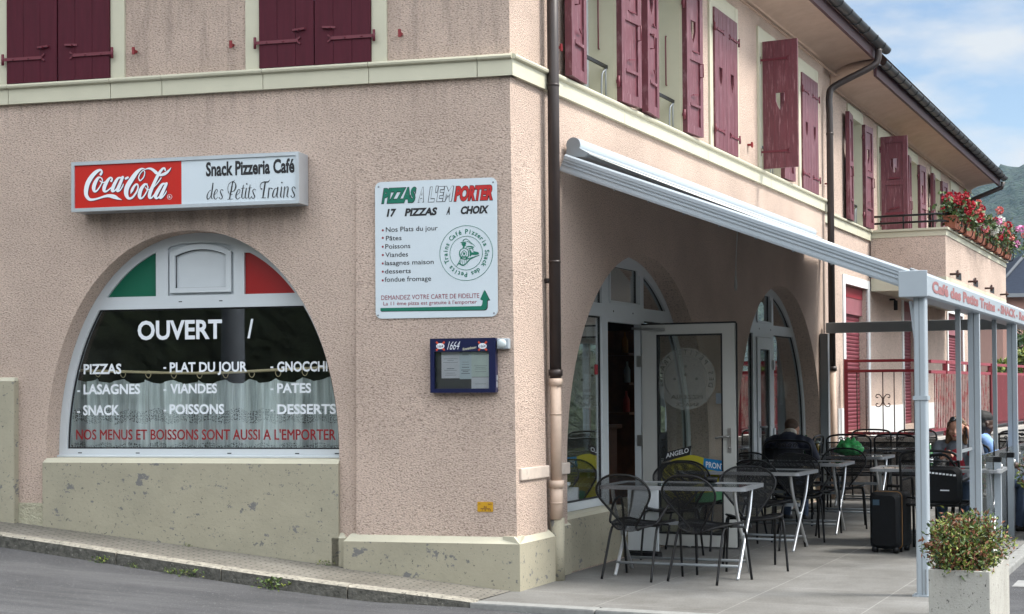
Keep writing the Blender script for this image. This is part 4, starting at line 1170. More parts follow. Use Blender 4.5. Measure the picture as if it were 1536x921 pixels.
# menu poster plate
ps = thing('pizza_sign', 'white enamel plate listing takeaway pizzas with a green arrow and round train emblem', 'sign', MA.copy())
def rrect(u0, u1, v0, v1, r, n=6):
    P = []
    for cx, cy, a0 in ((u1 - r, v1 - r, 0), (u0 + r, v1 - r, 90), (u0 + r, v0 + r, 180), (u1 - r, v0 + r, 270)):
        for i in range(n + 1):
            an = R(a0 + 90 * i / n); P.append((cx + r * math.cos(an), cy + r * math.sin(an)))
    return P
vs, fs = plate(rrect(-1.085, -.100, 2.088, 3.156, .05), [], .030, .0345)
child(Mesh().add(vs, fs), 'plate', M_signw, ps)
m = Mesh()
for u, v in ((-1.055, 3.12), (-.13, 3.12), (-1.065, 2.115), (-.13, 2.115)): m.lathe([(0, .0385), (.007, .0375), (.008, .0346)], 10, M=T(u, v, 0))
m.box(-1.06, -.13, 2.15, 3.1, .008, .0295)
child(m, 'screw', M_alud, ps)
PG, PR, PB_, PM = Mesh(), Mesh(), Mesh(), Mesh(); PO = Mesh(); PWh = Mesh()
hw = .0372
def outlined(s_, a, b, v, c, inner, bold):
    text_fit(PO, s_, a - .006, b + .006, v - .004, c + .008, hw - .0012, bold=bold + .035, shear=.16)
    text_fit(inner, s_, a, b, v, c, hw, bold=bold, shear=.16)
outlined('PIZZAS', -1.027, -.745, 2.987, .117, PG, .05)
outlined('A', -.730, -.672, 2.987, .113, PWh, .02)
outlined("L'EM", -.648, -.446, 2.986, .114, PWh, .02)
outlined('PORTER', -.440, -.118, 2.983, .115, PR, .05)
for s_, a, b, v, c in [('17', -.99, -.909, 2.882, .061), ('PIZZAS', -.843, -.574, 2.881, .061), ('A', -.506, -.465, 2.881, .061), ('CHOIX', -.395, -.162, 2.881, .061)]:
    text_fit(PB_, s_, a, b, v, c, hw - .001, bold=.05, shear=.2)
for s_, a, b, v, c in [('Nos Plats du jour', -.997, -.575, 2.764, .037), ('Pâtes', -.997, -.869, 2.697, .036), ('Poissons', -1.002, -.798, 2.633, .036), ('Viandes', -1.003, -.817, 2.568, .036), ('lasagnes maison', -1.006, -.609, 2.504, .036), ('desserts', -1.006, -.795, 2.439, .036), ('fondue fromage', -1.009, -.631, 2.375, .037)]:
    text_fit(PB_, s_, a, b, v, c, hw - .001, bold=.004)
text_fit(PM, 'DEMANDEZ VOTRE CARTE DE FIDELITE', -1.038, -.246, 2.234, .035, hw - .001)
text_fit(PM, "La 11 ème pizza est gratuite à l'emporter", -1.021, -.265, 2.191, .028, hw - .001, bold=.004)
for u, v in [(-1.022, 2.778), (-1.023, 2.719), (-1.023, 2.65), (-1.023, 2.585), (-1.024, 2.519), (-1.024, 2.455), (-1.025, 2.387)]:
    PM.lathe([(0, hw - .001), (.009, hw - .001)], 10, M=T(u, v, 0))
AFF_ARR = [0.00066464, -4.2887e-06, -1.0889, -1.3854e-05, -0.00063769, 2.3637]
arr = [(68,300),(1290,275),(1303,260),(1310,205),(1280,195),(1330,80),(1390,200),(1362,205),(1360,290),(1345,315),(1325,322),(68,338)]
vs, fs = plate([affp(AFF_ARR, x + 10, y + 7) for x, y in arr][::-1], [], .0346, .0354); PB_.add(vs, fs)
vs, fs = plate([affp(AFF_ARR, x, y) for x, y in arr][::-1], [], .0346, .0364); PG.add(vs, fs)
# round emblem: two rings, lettering, engraved steam engine
ec = (-.348, 2.581)
for rr in (.2115, .130): PG.tube([(ec[0] + rr * math.cos(2*math.pi*i/64), ec[1] + rr * math.sin(2*math.pi*i/64), hw - .002) for i in range(64)], .0022, 4, closed=True)
arc_text(PG, 'des Petits Trains Café Pizzeria Snack ', ec[0], ec[1], .150, .036, hw - .001, 311, -49, bold=.02)
AFF_EMB = [0.00054864, -3.9957e-06, -0.58244, -1.5853e-05, -0.00052925, 2.8319]
TRAIN = [ # engraved engine: funnel, boiler front, cab, tender, cow catcher, smoke
 [(355,310,14),(425,300,14)],[(372,330,22),(420,322,22)],[(385,350,26),(415,345,26)],[(390,385,24),(408,340,24)],
 [(400,390,10),(355,410,12),(335,450,14),(340,510,14),(375,540,12)],[(400,390,10),(445,405,12),(468,450,14),(460,510,16),(430,540,14)],
 [(400,425,8),(370,450,8),(368,490,8),(400,515,8),(432,490,8),(434,450,8),(400,425,8)],[(395,455,16),(400,485,20),(412,460,14)],
 [(430,375,14),(480,365,16),(535,375,16)],[(470,400,14),(520,390,12),(530,420,14)],[(485,420,20),(500,470,30),(490,500,20)],[(520,470,36),(560,470,40),(600,465,34)],
 [(540,440,14),(600,455,14)],[(350,540,16),(430,550,14),(520,525,12),(625,490,6)],[(345,560,12),(320,610,14),(290,655,6)],[(330,610,18),(380,640,18),(430,615,16),(480,560,14),(530,530,10),(620,495,5)],
 [(360,570,6),(345,625,6)],[(385,570,6),(378,635,6)],[(410,568,6),(412,628,6)],[(435,560,6),(440,600,6)],
 [(385,290,12),(400,265,10),(440,258,8),(480,290,8),(530,335,8),(565,365,4)],[(440,290,8),(470,300,6),(510,330,5)],
 [(360,520,18),(440,520,18)],[(352,470,6),(350,520,8)]]
for i, st in enumerate(TRAIN): stroke(PG, st, AFF_EMB, hw - .0015 + i * .00008, n=4)
child(PO, 'letter_outline', M_ink, ps); child(PWh, 'white_lettering', M_signw, ps); child(PG, 'green_print', M_pgreen, ps); child(PR, 'red_print', M_pred, ps)
child(PB_, 'black_print', M_ink, ps); child(PM, 'maroon_print', M_pmar, ps)

# menu case
mc = thing('menu_case', 'navy blue glazed menu case with papers inside, below the white pizza plate', 'menu case', MA.copy())
AFF_MENU = [0.00054508, -3.4745e-06, -0.64876, -6.2222e-06, -0.00052552, 1.9639]
u0, u1, v0, v1 = -.624, -.104, 1.507, 1.924
vs, fs = plate(rect(u0, u1, v0, v1), [rect(-.591, -.157, 1.538, 1.822)], .012, .10); child(Mesh().add(vs, fs), 'frame', M_bluebox, mc, bevel=.004)
m = Mesh(); m.box(-.60, -.15, 1.53, 1.83, .03, .045); child(m, 'backboard', M_caseback, mc)
m = Mesh(); pr = Mesh()
random.seed(3)
for k_, (x0, x1, y0, y1) in enumerate(((190,455,270,655),(457,628,272,665),(630,895,266,633),(630,895,636,805))):
    a = affp(AFF_MENU, x0, y1); b = affp(AFF_MENU, x1, y0)
    zz = .050 + .0012 * k_
    m.box(a[0], b[0], a[1], b[1], .046, zz, k_ % 3)
    y = b[1] - .022
    while y > a[1] + .02:
        L = random.uniform(.35, .8) * (b[0] - a[0]); c = (a[0] + b[0]) / 2
        th = random.choice((.003, .003, .006))
        if random.random() < .25: y -= .03; continue
        pr.add([(c - L/2, y, zz + .0008), (c + L/2, y, zz + .0008), (c + L/2, y + th, zz + .0008), (c - L/2, y + th, zz + .0008)], [(0,1,2,3)])
        y -= random.uniform(.012, .026)
child(m, 'menu_sheet', [M_paper, mat('menu_paper_blue', (.58, .64, .68), .8, var=.06, vscale=9), mat('menu_paper_green', (.62, .68, .64), .8, var=.1, vscale=7)], mc); child(pr, 'print', M_print, mc)
m = Mesh(); m.box(-.592, -.156, 1.537, 1.823, .082, .086); child(m, 'pane', M_glassf, mc)
m = Mesh(); a = affp(AFF_MENU, 300, 240); b = affp(AFF_MENU, 495, 120)
text_fit(m, '1664', a[0], b[0], a[1] + .002, .062, .1012, bold=-.01, shear=.28); child(m, 'white_lettering', M_letw, mc)
m = Mesh(); a = affp(AFF_MENU, 528, 250); text_fit(m, 'Kronenbourg', a[0], a[0] + .108, a[1], .021, .1012, bold=.02, slope=.14); child(m, 'cream_lettering', M_cream, mc)
for x in (200, 815):
    c = affp(AFF_MENU, x, 185); m = Mesh()
    for s_ in (1, -1): m.bar((c[0] - .034, c[1] - .034 * s_, .1012), (c[0] + .034, c[1] + .034 * s_, .1012), .0015, .014, 0, (-s_ * .7, .7, 0) if s_ > 0 else (.7, .7, 0))
    ring = [(c[0] + .033 * math.cos(2*math.pi*i/24), c[1] + .022 * math.sin(2*math.pi*i/24), .1026) for i in range(24)]
    m.add(ring, [tuple(range(24))], 1)
    text_fit(m, '1664', c[0] - .025, c[0] + .026, c[1] - .012, .024, .1034, mi=2, bold=.01, shear=.15)
    child(m, 'badge', [mat('badge_red', (.45, .05, .02), .5) if 'badge_red' not in bpy.data.materials else bpy.data.materials['badge_red'], M_letw, M_navy], mc)
m = Mesh(); m.box(u1 + .0005, u1 + .003, 1.60, 1.64, .05, .075); m.box(u1 + .0005, u1 + .002, 1.545, 1.59, .05, .08); child(m, 'lock', M_alu, mc)

sl = thing('motion_sensor', 'small pale grey motion sensor beside the navy menu case at the corner', 'sensor', MA.copy())
m = Mesh(); m.box(-.098, -.004, 1.838, 1.918, .008, .085); child(m, 'housing', M_alup, sl, bevel=.008)
m = Mesh()
for i in range(1): m.lathe([(.036, 0), (.034, .010), (.026, .018), (.012, .022), (0, .023)], 18, M=T(-.058, 1.878, .085))
child(m, 'lens', mat('frosted_lens', (.42, .47, .48), .4), sl)

yp = thing('gas_marker', 'small yellow pipe marker plate low on the front corner wall', 'marker', MA.copy())
m = Mesh(); m.box(-.268, -.146, .597, .671, .045, .0525); child(m, 'plate', M_yel, yp)
m = Mesh(); m.box(-.243, -.168, .617, .622, .053, .054); m.box(-.209, -.204, .602, .617, .053, .054)
for s_, a, b, v in (('H', -.258, -.245, .650), ('042', -.185, -.155, .648), ('86', -.218, -.192, .627), ('4', -.232, -.226, .604), ('12', -.18, -.160, .604)):
    text_fit(m, s_, a, b, v, .012, .0535, bold=.02)
child(m, 'print', mat('marker_print', (.09, .025, .02), .6), yp)

# lace curtain inside the front window
lc = thing('lace_curtain', 'white lace half curtain hanging on a rod behind the lettered window', 'curtain', MA.copy())
m = Mesh(); P = [(-4.3, 1.735, -.44), (-3.4, 1.70, -.44), (-2.7, 1.685, -.44), (-2.0, 1.71, -.44), (-1.0, 1.74, -.44)]
m.tube(catmull(P, 6), .012, 8); child(m, 'rod', mat('brass_rod', (.40, .33, .20), .5), lc)
def rod_z(u): return 1.685 + .03 * ((u + 2.7) / 1.0) ** 2 * .6
m = Mesh(); N = 260; rows = 26; vs = []; fs = []
random.seed(11)
for j in range(rows + 1):
    f_ = j / rows
    for i in range(N + 1):
        u = -4.05 + 2.95 * i / N
        top = rod_z(u) - .055 - .035 * abs(math.sin(u * math.pi / .235))
        v = top + (1.02 - top) * f_
        fold = .034 * math.sin(u * 42 + 1.2 * math.sin(u * 5)) * (1 - .35 * f_) + .012 * math.sin(u * 93 + 2 * f_) + .03 * math.sin(u * 9 + 2 * f_) * f_
        vs.append((u + .012 * math.sin(v * 5 + u * 13), v, -.44 + fold))
for j in range(rows):
    for i in range(N):
        a = j * (N + 1) + i; fs.append((a, a + 1, a + N + 2, a + N + 1))
m.add(vs, fs, 0, True)
def lace_mat():
    q = bpy.data.materials.new('lace'); q.use_nodes = True
    n = q.node_tree; L = n.links.new; bs = n.nodes['Principled BSDF']
    bs.inputs['Base Color'].default_value = (.74, .80, .79, 1); bs.inputs['Roughness'].default_value = .9
    t = n.nodes.new('ShaderNodeTexCoord'); sp = n.nodes.new('ShaderNodeSeparateXYZ'); L(t.outputs['Object'], sp.inputs[0])
    v = n.nodes.new('ShaderNodeTexVoronoi'); v.inputs['Scale'].default_value = 75; v.inputs['Randomness'].default_value = .5
    g = n.nodes.new('ShaderNodeMapping'); g.inputs['Scale'].default_value = (1, 1, .05); L(t.outputs['Object'], g.inputs[0]); L(g.outputs[0], v.inputs[0])
    dot = n.nodes.new('ShaderNodeMath'); dot.operation = 'LESS_THAN'; dot.inputs[1].default_value = .40; L(v.outputs['Distance'], dot.inputs[0])
    # the two openwork bands
    wv = n.nodes.new('ShaderNodeMath'); wv.operation = 'MULTIPLY'; wv.inputs[1].default_value = 26; L(sp.outputs[0], wv.inputs[0])
    sn = n.nodes.new('ShaderNodeMath'); sn.operation = 'SINE'; L(wv.outputs[0], sn.inputs[0])
    ma = n.nodes.new('ShaderNodeMath'); ma.operation = 'MULTIPLY_ADD'; ma.inputs[1].default_value = .015; L(sn.outputs[0], ma.inputs[0]); L(sp.outputs[1], ma.inputs[2])
    def band(c, h):
        a = n.nodes.new('ShaderNodeMath'); a.operation = 'SUBTRACT'; a.inputs[1].default_value = c; L(ma.outputs[0], a.inputs[0])
        b = n.nodes.new('ShaderNodeMath'); b.operation = 'ABSOLUTE'; L(a.outputs[0], b.inputs[0])
        d = n.nodes.new('ShaderNodeMath'); d.operation = 'LESS_THAN'; d.inputs[1].default_value = h; L(b.outputs[0], d.inputs[0]); return d.outputs[0]
    b1_, b2_ = band(1.325, .052), band(1.06, .035)
    mxb = n.nodes.new('ShaderNodeMath'); mxb.operation = 'MAXIMUM'; L(b1_, mxb.inputs[0]); L(b2_, mxb.inputs[1])
    hole = n.nodes.new('ShaderNodeMath'); hole.operation = 'MULTIPLY'; L(mxb.outputs[0], hole.inputs[0]); L(dot.outputs[0], hole.inputs[1])
    # light and dark of the folds, painted in as streaks of opacity
    g2 = n.nodes.new('ShaderNodeMapping'); g2.inputs['Scale'].default_value = (16, .5, 0); L(t.outputs['Object'], g2.inputs[0])
    z = n.nodes.new('ShaderNodeTexNoise'); z.inputs['Scale'].default_value = 1; z.inputs['Detail'].default_value = 6; z.inputs['Roughness'].default_value = .7; L(g2.outputs[0], z.inputs[0])
    r = n.nodes.new('ShaderNodeMapRange'); r.inputs[1].default_value = .36; r.inputs[2].default_value = .66; r.inputs[3].default_value = .34; r.inputs[4].default_value = .86; L(z.outputs[0], r.inputs[0])
    a = n.nodes.new('ShaderNodeMath'); a.operation = 'MULTIPLY_ADD'; a.inputs[1].default_value = -.30; L(hole.outputs[0], a.inputs[0]); L(r.outputs[0], a.inputs[2]); a.use_clamp = True
    L(a.outputs[0], bs.inputs['Alpha'])
    return q
child(m, 'curtain_panel', lace_mat(), lc)
for i in range(13):
    u = -3.98 + i * .235
    ring = [(u + .024 * math.cos(2*math.pi*k/14), rod_z(u) - .012 + .030 * math.sin(2*math.pi*k/14), -.44 + .004 * math.cos(k)) for k in range(14)]
    child(Mesh().tube(ring, .004, 5, closed=True), 'ring', bpy.data.materials['brass_rod'], lc)

# ================================================================== AWNING
aw_ = thing('terrace_awning', 'grey aluminium pergola awning over the cafe terrace with red lettering on its front beam', 'awning', MB_.copy())
FN = 2.93       # line of the front posts
ZF = 2.27
# cassette on the wall: local frame u=t, v=z, w=outward
prof = []
for i in range(15):
    an = R(200 - 230 * i / 14); prof.append((.095 + .062 * math.cos(an), 3.545 + .062 * math.sin(an)))
prof += [(.235, 3.465), (.20, 3.435), (.03, 3.455)]
m = Mesh()
ta, tb = 1.04, 9.15
vs = [(ta, v, w) for w, v in prof] + [(tb, v, w) for w, v in prof]; n = len(prof)
m.add(vs, [(i, (i+1) % n, (i+1) % n + n, i + n) for i in range(n)], 0, False)
child(m, 'cassette', mat('cassette_white', (.37, .415, .455), .35, spec=.5), aw_)
for u in (ta - .012, tb):
    m = Mesh(); vs = [(u, v, w) for w, v in prof] + [(u + .012, v, w) for w, v in prof]
    m.add(vs, [(i, (i+1) % n, (i+1) % n + n, i + n) for i in range(n)] + [tuple(range(n)), tuple(range(n, 2*n))])
    child(m, 'end_cap', M_alud, aw_)
# fabric between cassette and front beam
m = Mesh(); vs = []; NT, NN = 24, 16
for i in range(NT + 1):
    for j in range(NN + 1):
        t = 1.05 + 8.9 * i / NT; f_ = j / NN
        vs.append((t, 3.47 + (2.385 - 3.47) * f_ - .012 * math.sin(math.pi * f_), .2 + (FN - .12 - .2) * f_))
m.add(vs, [(i*(NN+1)+j, (i+1)*(NN+1)+j, (i+1)*(NN+1)+j+1, i*(NN+1)+j+1) for i in range(NT) for j in range(NN)], 0, True)
child(m, 'fabric', M_fabric, aw_)
# sloping guide rails
for t, nm in ((.955, 0), (10.0, 1)):
    m = Mesh(); sec = [(-.04, -.085), (.04, -.085), (.045, -.07), (.045, -.02), (.04, -.012), (.04, .012), (.046, .02), (.046, .045), (.03, .06), (-.03, .06), (-.046, .045), (-.046, .02), (-.04, .012), (-.04, -.012), (-.045, -.02), (-.045, -.07)]
    p0, p1 = Vector((t, 3.40, .05)), Vector((t, 2.335, FN - .10))
    if nm: p0 = Vector((t, 3.38, .05))
    d = (p1 - p0).normalized(); upv = Vector((1, 0, 0)).cross(d); upv = upv if upv.y > 0 else -upv
    m.sweep(sec, p0, p1, (1, 0, 0), upv, 0)
    m.sweep([(-.05, -.030), (-.046, -.030), (-.046, -.036), (-.05, -.036)], p0, p1, (1, 0, 0), upv, 1)
    m.sweep([(-.05, .000), (-.044, .000), (-.044, -.006), (-.05, -.006)], p0, p1, (1, 0, 0), upv, 1)
    for i in range(9):
        q = p0 + (p1 - p0) * ((i + .6) / 9.5) + upv * -.09
        m.box(q.x - .012, q.x + .012, q.y - .006, q.y + .006, q.z - .006, q.z + .006, 1)
    child(m, 'guide_rail', [M_alup, M_alud], aw_)
# front beam with the name
m = Mesh(); bp_ = [(FN - .13, 2.185), (FN + .05, 2.175), (FN + .068, 2.19), (FN + .070, 2.33), (FN + .055, 2.355), (FN - .02, 2.375), (FN - .13, 2.37)]
vs = [(.70, v, w) for w, v in bp_] + [(15.5, v, w) for w, v in bp_]; n = len(bp_)
m.add(vs, [(i, (i+1) % n, (i+1) % n + n, i + n) for i in range(n)] + [tuple(range(n)), tuple(range(n, 2*n))])
child(m, 'front_beam', M_alup, aw_, bevel=.004)
m = Mesh()
for i in range(15): m.box(1.2 + i * .95, 1.225 + i * .95, 2.376, 2.384, FN - .1, FN - .02)
m.tube([(.72, 2.385, FN - .05), (15.4, 2.385, FN - .05)], .012, 6)
child(m, 'beam_clip', M_alud, aw_)
vr_ = mat('valance_red', (.25, .105, .105), .6)
for s_, a, b, v, c in (('Café des Petits Trains', .90, 4.35, 2.222, .088), ('- SNACK -', 4.55, 6.1, 2.226, .085), ('Restaurant', 6.25, 8.0, 2.226, .085)): child(text_fit(Mesh(), s_, a, b, v, c, FN + .0715, bold=.05), 'red_lettering', vr_, aw_)
m = Mesh(); m.box(.68, .699, 2.18, 2.372, FN - .135, FN + .071); child(m, 'beam_end_cap', M_alup, aw_, bevel=.006)
# posts
def post(t, wd, z1, round_=False):
    m = Mesh()
    if round_:
        P = rrect(-.05, .05, -.045, .045, .018, 4)
        vs = [(t + x, -.0, FN + y) for x, y in P] + [(t + x, z1, FN + y) for x, y in P]; n = len(P)
        m.add(vs, [(i, (i+1) % n, (i+1) % n + n, i + n) for i in range(n)])
        for dx in (-.0515,): m.box(t + dx, t + dx + .003, .01, z1, FN - .006, FN + .002, 1)
        m.box(t - .058, t + .058, 1.43, 1.46, FN - .052, FN + .052); m.box(t - .07, t + .07, 0, .012, FN - .07, FN + .07)
        m.box(t - .062, t - .05, .02, .20, FN + .02, FN + .03, 1)
    else:
        for q in (-.027, .027): m.box(t - .03, t + .03, 0, z1, FN + q - .022, FN + q + .022)
        m.box(t - .028, t + .028, 0, z1, FN - .004, FN + .004, 1)
    return child(m, 'post', [M_alup, M_alud], aw_)
post(.80, .1, 2.18, True)
for t in (3.47, 6.2, 9.9, 13.5): post(t, .1, 2.18)
for t in (2.75, 5.05): child(Mesh().box(t - .02, t + .02, .9, 2.18, FN - .05, FN - .01), 'slim_post', M_alud, aw_)
m = Mesh(); m.bar((1.02, 1.46, FN - .03), (1.08, 2.17, FN - .12), .02, .03, 0, (1, 0, 0)); child(m, 'brace', M_alup, aw_)
m = Mesh(); m.box(2.77, 3.44, .96, .985, FN - .04, FN - .02); child(m, 'bracket', M_alud, aw_)
# far cross beam and its wall post
m = Mesh(); m.box(10.02, 10.12, 2.26, 2.40, .06, FN - .03); child(m, 'cross_beam', mat('cross_beam_grey', (.30, .32, .335), .45), aw_, bevel=.008)
m = Mesh(); m.box(9.88, 9.98, 0, 2.25, .01, .12); child(m, 'wall_post', M_alud, aw_)
m = Mesh(); m.tube([(9.9, 2.30, FN - .2), (9.9, 2.22, FN - .17), (9.9, 2.12, FN - .2), (9.9, 2.2, FN - .24), (9.9, 2.3, FN - .2)], .012, 6); child(m, 'cable_loop', M_blk, aw_)
m = Mesh(); m.tube(catmull([(5.45, 3.42, .2), (5.45, 3.0, .17), (5.45, 2.75, .16)], 4), .006, 6); m.tube([(5.45, 2.80, .16), (5.45, 2.62, .16)], [.008, .02], 8); m.tube([(5.45, 2.62, .16), (5.45, 2.585, .16)], [.02, .012], 8)
child(m, 'crank_hook', mat('crank_white', (.5, .5, .48), .5), aw_)

# glass windbreak between the posts
wb = thing('glass_windbreak', 'low glass windbreak on grey stub posts between the awning posts', 'windbreak', MB_.copy())
wbg = glass_mat('windbreak_glass', (.87, .90, .89), fog=.05, fogcol=(.45, .48, .48))
for a, b in ((3.53, 6.15), (6.26, 9.84)): child(Mesh().box(a, b, .12, .90, FN - .006, FN + .006), 'pane', wbg, wb)
for t in (4.62, 5.62, 7.4, 8.6):
    m = Mesh(); m.box(t - .03, t + .03, 0, .80, FN + .012, FN + .072); m.tube([(t, .86, FN + .01), (t, 1.0, FN + .01)], .008, 6, mi=1); m.box(t - .034, t + .034, .80, .85, FN + .008, FN + .076, 1); m.tube([(t - .01, .72, FN + .074), (t - .01, .78, FN + .074)], .016, 8, mi=2)
    child(m, 'stub_post', [M_alup, M_blk, M_steel], wb)

# ================================================================== CHAIRS AND TABLES
def smooth_loop(pts, n=6):
    P = pts + [pts[0]]; k = len(pts); out = []
    for i in range(k):
        p0, p1, p2, p3 = (Vector(pts[(i + j) % k]) for j in (-1, 0, 1, 2))
        for j in range(n):
            t = j / n
            out.append(.5 * ((2*p1) + (p2-p0)*t + (2*p0-5*p1+4*p2-p3)*t*t + (3*p1-p0-3*p2+p3)*t*t*t))
    return out
def make_mesh_chair(arms):
    root = thing('mesh_chair', 'x', 'chair')
    half = [(-.315, 0, .845), (-.312, .10, .838), (-.30, .185, .80), (-.285, .238, .735), (-.262, .232, .665), (-.225, .170, .575), (-.19, .105, .49), (-.172, .062, .432),
            (-.178, .070, .405), (-.195, .095, .405), (-.185, .135, .425), (-.12, .190, .442), (.0, .222, .455), (.13, .228, .462), (.215, .205, .455), (.245, .12, .438), (.25, 0, .432)]
    loop = half + [(x, -y, z) for x, y, z in half[-2:0:-1]]
    P = smooth_loop(loop, 4)
    Mesh().tube(P, .0095, 8, closed=True).build('frame', M_blk, root)
    # mesh back: rows between left and right side of the hoop
    side = catmull(half[0:8], 4); m = Mesh(); vs = []; C_ = 10
    for p in side:
        for j in range(C_ + 1):
            f_ = j / C_ * 2 - 1
            vs.append((p[0] - .018 * (1 - f_ * f_) * min(1, (.845 - p[2]) * 10), p[1] * f_, p[2]))
    m.add(vs, [(i*(C_+1)+j, i*(C_+1)+j+1, (i+1)*(C_+1)+j+1, (i+1)*(C_+1)+j) for i in range(len(side)-1) for j in range(C_)], 0, True)
    m.build('backrest', M_mesh, root, fix=False)
    side = catmull(half[9:17], 4); m = Mesh(); vs = []
    for p in side:
        for j in range(C_ + 1):
            f_ = j / C_ * 2 - 1
            vs.append((p[0], p[1] * f_, p[2] - .022 * (1 - f_ * f_)))
    m.add(vs, [(i*(C_+1)+j, i*(C_+1)+j+1, (i+1)*(C_+1)+j+1, (i+1)*(C_+1)+j) for i in range(len(side)-1) for j in range(C_)], 0, True)
    m.build('seat', M_blkseat, root, fix=False)
    for s in (1, -1):
        Mesh().tube(catmull([(-.02, .19*s, .43), (-.10, .205*s, .40), (-.17, .215*s, .2), (-.235, .225*s, .0)], 4), .0105, 8).build('leg', M_blk, root)
        if arms:
            Mesh().tube(catmull([(.235, .26*s, 0), (.20, .262*s, .30), (.185, .262*s, .52), (.16, .262*s, .615), (.10, .262*s, .635), (.0, .25*s, .58), (-.10, .22*s, .47), (-.12, .20*s, .445)], 5), .0105, 8).build('armrest_leg', M_blk, root)
        else:
            Mesh().tube(catmull([(.02, .20*s, .435), (.15, .222*s, .425), (.195, .232*s, .38), (.225, .245*s, .18), (.25, .255*s, .0)], 4), .0105, 8).build('leg', M_blk, root)
    Mesh().tube([(-.05, .195, .425), (-.05, -.195, .425)], .008, 6).tube([(.10, .21, .428), (.10, -.21, .428)], .008, 6).build('seat_brace', M_blk, root)
    return root
M_blkseat = mesh_mat('black_seat_mesh', (.012, .012, .013), .66, 130)
def make_scroll_chair():
    root = thing('scroll_back_chair', 'x', 'chair')
    W_ = .265
    P = [(-.22, W_, .44), (-.245, W_, .70), (-.262, W_, .86), (-.27, W_*.86, .915), (-.274, W_*.5, .935), (-.275, 0, .94)]
    pts = catmull(P, 5); pts = pts + [(x, -y, z) for x, y, z in pts[-2::-1]]
    m = Mesh(); m.tube(pts, .0125, 8)
    m.tube([(-.258, W_, .84), (-.262, 0, .845), (-.258, -W_, .84)], .009, 6); m.tube([(-.225, W_, .50), (-.225, -W_, .50)], .009, 6)
    m.build('back_frame', M_blk, root)
    m = Mesh()
    for c in (-.09, -.03, .03, .09):
        sg = 1 if c > 0 else -1
        sp = [(-.266, c + sg * .026 * (1 - a / 20) * math.cos(a * .55), .884 + .026 * (1 - a / 20) * math.sin(a * .55)) for a in range(14)]
        m.tube(sp, .006, 6)
    m.build('scrollwork', M_blk, root)
    m = Mesh(); vs = [(-.258, W_*.97, .84), (-.258, -W_*.97, .84), (-.225, -W_*.97, .5), (-.225, W_*.97, .5)]
    m.add(vs, [(0,1,2,3)]); m.build('backrest', M_mesh, root, fix=False)
    m = Mesh(); m.tube(smooth_loop([(-.22, W_, .44), (.2, W_, .445), (.235, W_*.8, .445), (.235, -W_*.8, .445), (.2, -W_, .445), (-.22, -W_, .44)], 4), .012, 8, closed=True); m.build('seat_frame', M_blk, root)
    m = Mesh(); m.box(-.22, .23, -W_ + .01, W_ - .01, .438, .446); m.build('seat', M_blkseat, root, bevel=.002)
    for s in (1, -1):
        Mesh().tube(catmull([(.235, W_*s*1.02, 0), (.23, W_*s*1.02, .3), (.22, W_*s*1.04, .60), (.19, W_*s*1.04, .655), (.13, W_*s*1.04, .668), (-.12, W_*s*1.03, .66), (-.243, W_*s, .655)], 5), .0125, 8).build('armrest_leg', M_blk, root)
        Mesh().tube([(-.22, W_*s, .46), (-.235, W_*s, .2), (-.26, W_*s, 0)], .0125, 8).build('leg', M_blk, root)
    return root
def make_table(L):
    """long axis along local y"""
    root = thing('terrace_table', 'x', 'table')
    D = .70
    P = []
    for cx, cy, a0 in ((D/2 - .05, L/2 - .05, 0), (-D/2 + .05, L/2 - .05, 90), (-D/2 + .05, -L/2 + .05, 180), (D/2 - .05, -L/2 + .05, 270)):
        for i in range(6): an = R(a0 + 18 * i); P.append((cx + .05 * math.cos(an), cy + .05 * math.sin(an)))
    inner = rect(-D/2 + .05, D/2 - .05, -L/2 + .05, L/2 - .05)
    vs, fs = plate(P, [inner], .708, .738)
    top = Mesh().add(vs, fs).build('table_top', M_tedge, root, bevel=.006)
    m = Mesh(); m.box(-D/2 + .045, D/2 - .045, -L/2 + .045, L/2 - .045, .722, .732); m.build('glass', M_tglass, top)
    for s in (1, -1):
        y = s * (L / 2 - .10)
        for q in (1, -1):
            Mesh().tube(catmull([(-.25*q, y + .012*q, .71), (-.17*q, y + .012*q, .52), (.02*q, y + .012*q, .30), (.17*q, y + .012*q, .12), (.27*q, y + .012*q, 0)], 6), .0145, 10).build('leg', M_silver, root)
        m = Mesh(); m.tube([(0, y - .02, .335), (0, y + .02, .335)], .018, 8); m.build('hinge', M_silver, root)
    Mesh().tube([(.20, L/2 - .1, .10), (.20, -L/2 + .1, .10)], .012, 8).build('stretcher', M_alud, root)
    Mesh().tube([(-.20, L/2 - .1, .10), (-.20, -L/2 + .1, .10)], .012, 8).build('stretcher', M_alud, root)
    Mesh().box(-.012, .012, -L/2 + .1, L/2 - .1, .40, .43).build('stretcher', M_alud, root)
    return root
def spread(proto, spots, group):
    for i, (t, n, ang, lab) in enumerate(spots):
        o = proto if i == 0 else copy_tree(proto)
        o.matrix_world = upright(GB(t, n, .001), ang); o['label'] = lab; o['group'] = group
TBL = [(1.42, .88, 3), (3.68, .78, -2), (5.42, .76, 1), (7.10, .86, 0), (9.25, .90, 0), (4.62, 2.42, 2)]
LAB_T = ['nearest grey framed glass topped table, right of the drainpipe, with black chairs pushed in', 'second glass topped table from the front, just beyond the open door leaf', 'third glass topped table from the front, behind the second one',
         'glass topped table with the green carrier bag and beer glass on it', 'rear glass topped table near the red railing among scroll backed chairs', 'glass topped table in front of the woman on the phone']
tp = make_table(1.22)
for i, (t, n, ang) in enumerate(TBL):
    o = tp if i == 0 else copy_tree(tp)
    o.matrix_world = upright(GB(t, n, .001), ang); o['label'] = LAB_T[i]; o['group'] = 'glass topped tables on the terrace'
ca = make_mesh_chair(True)
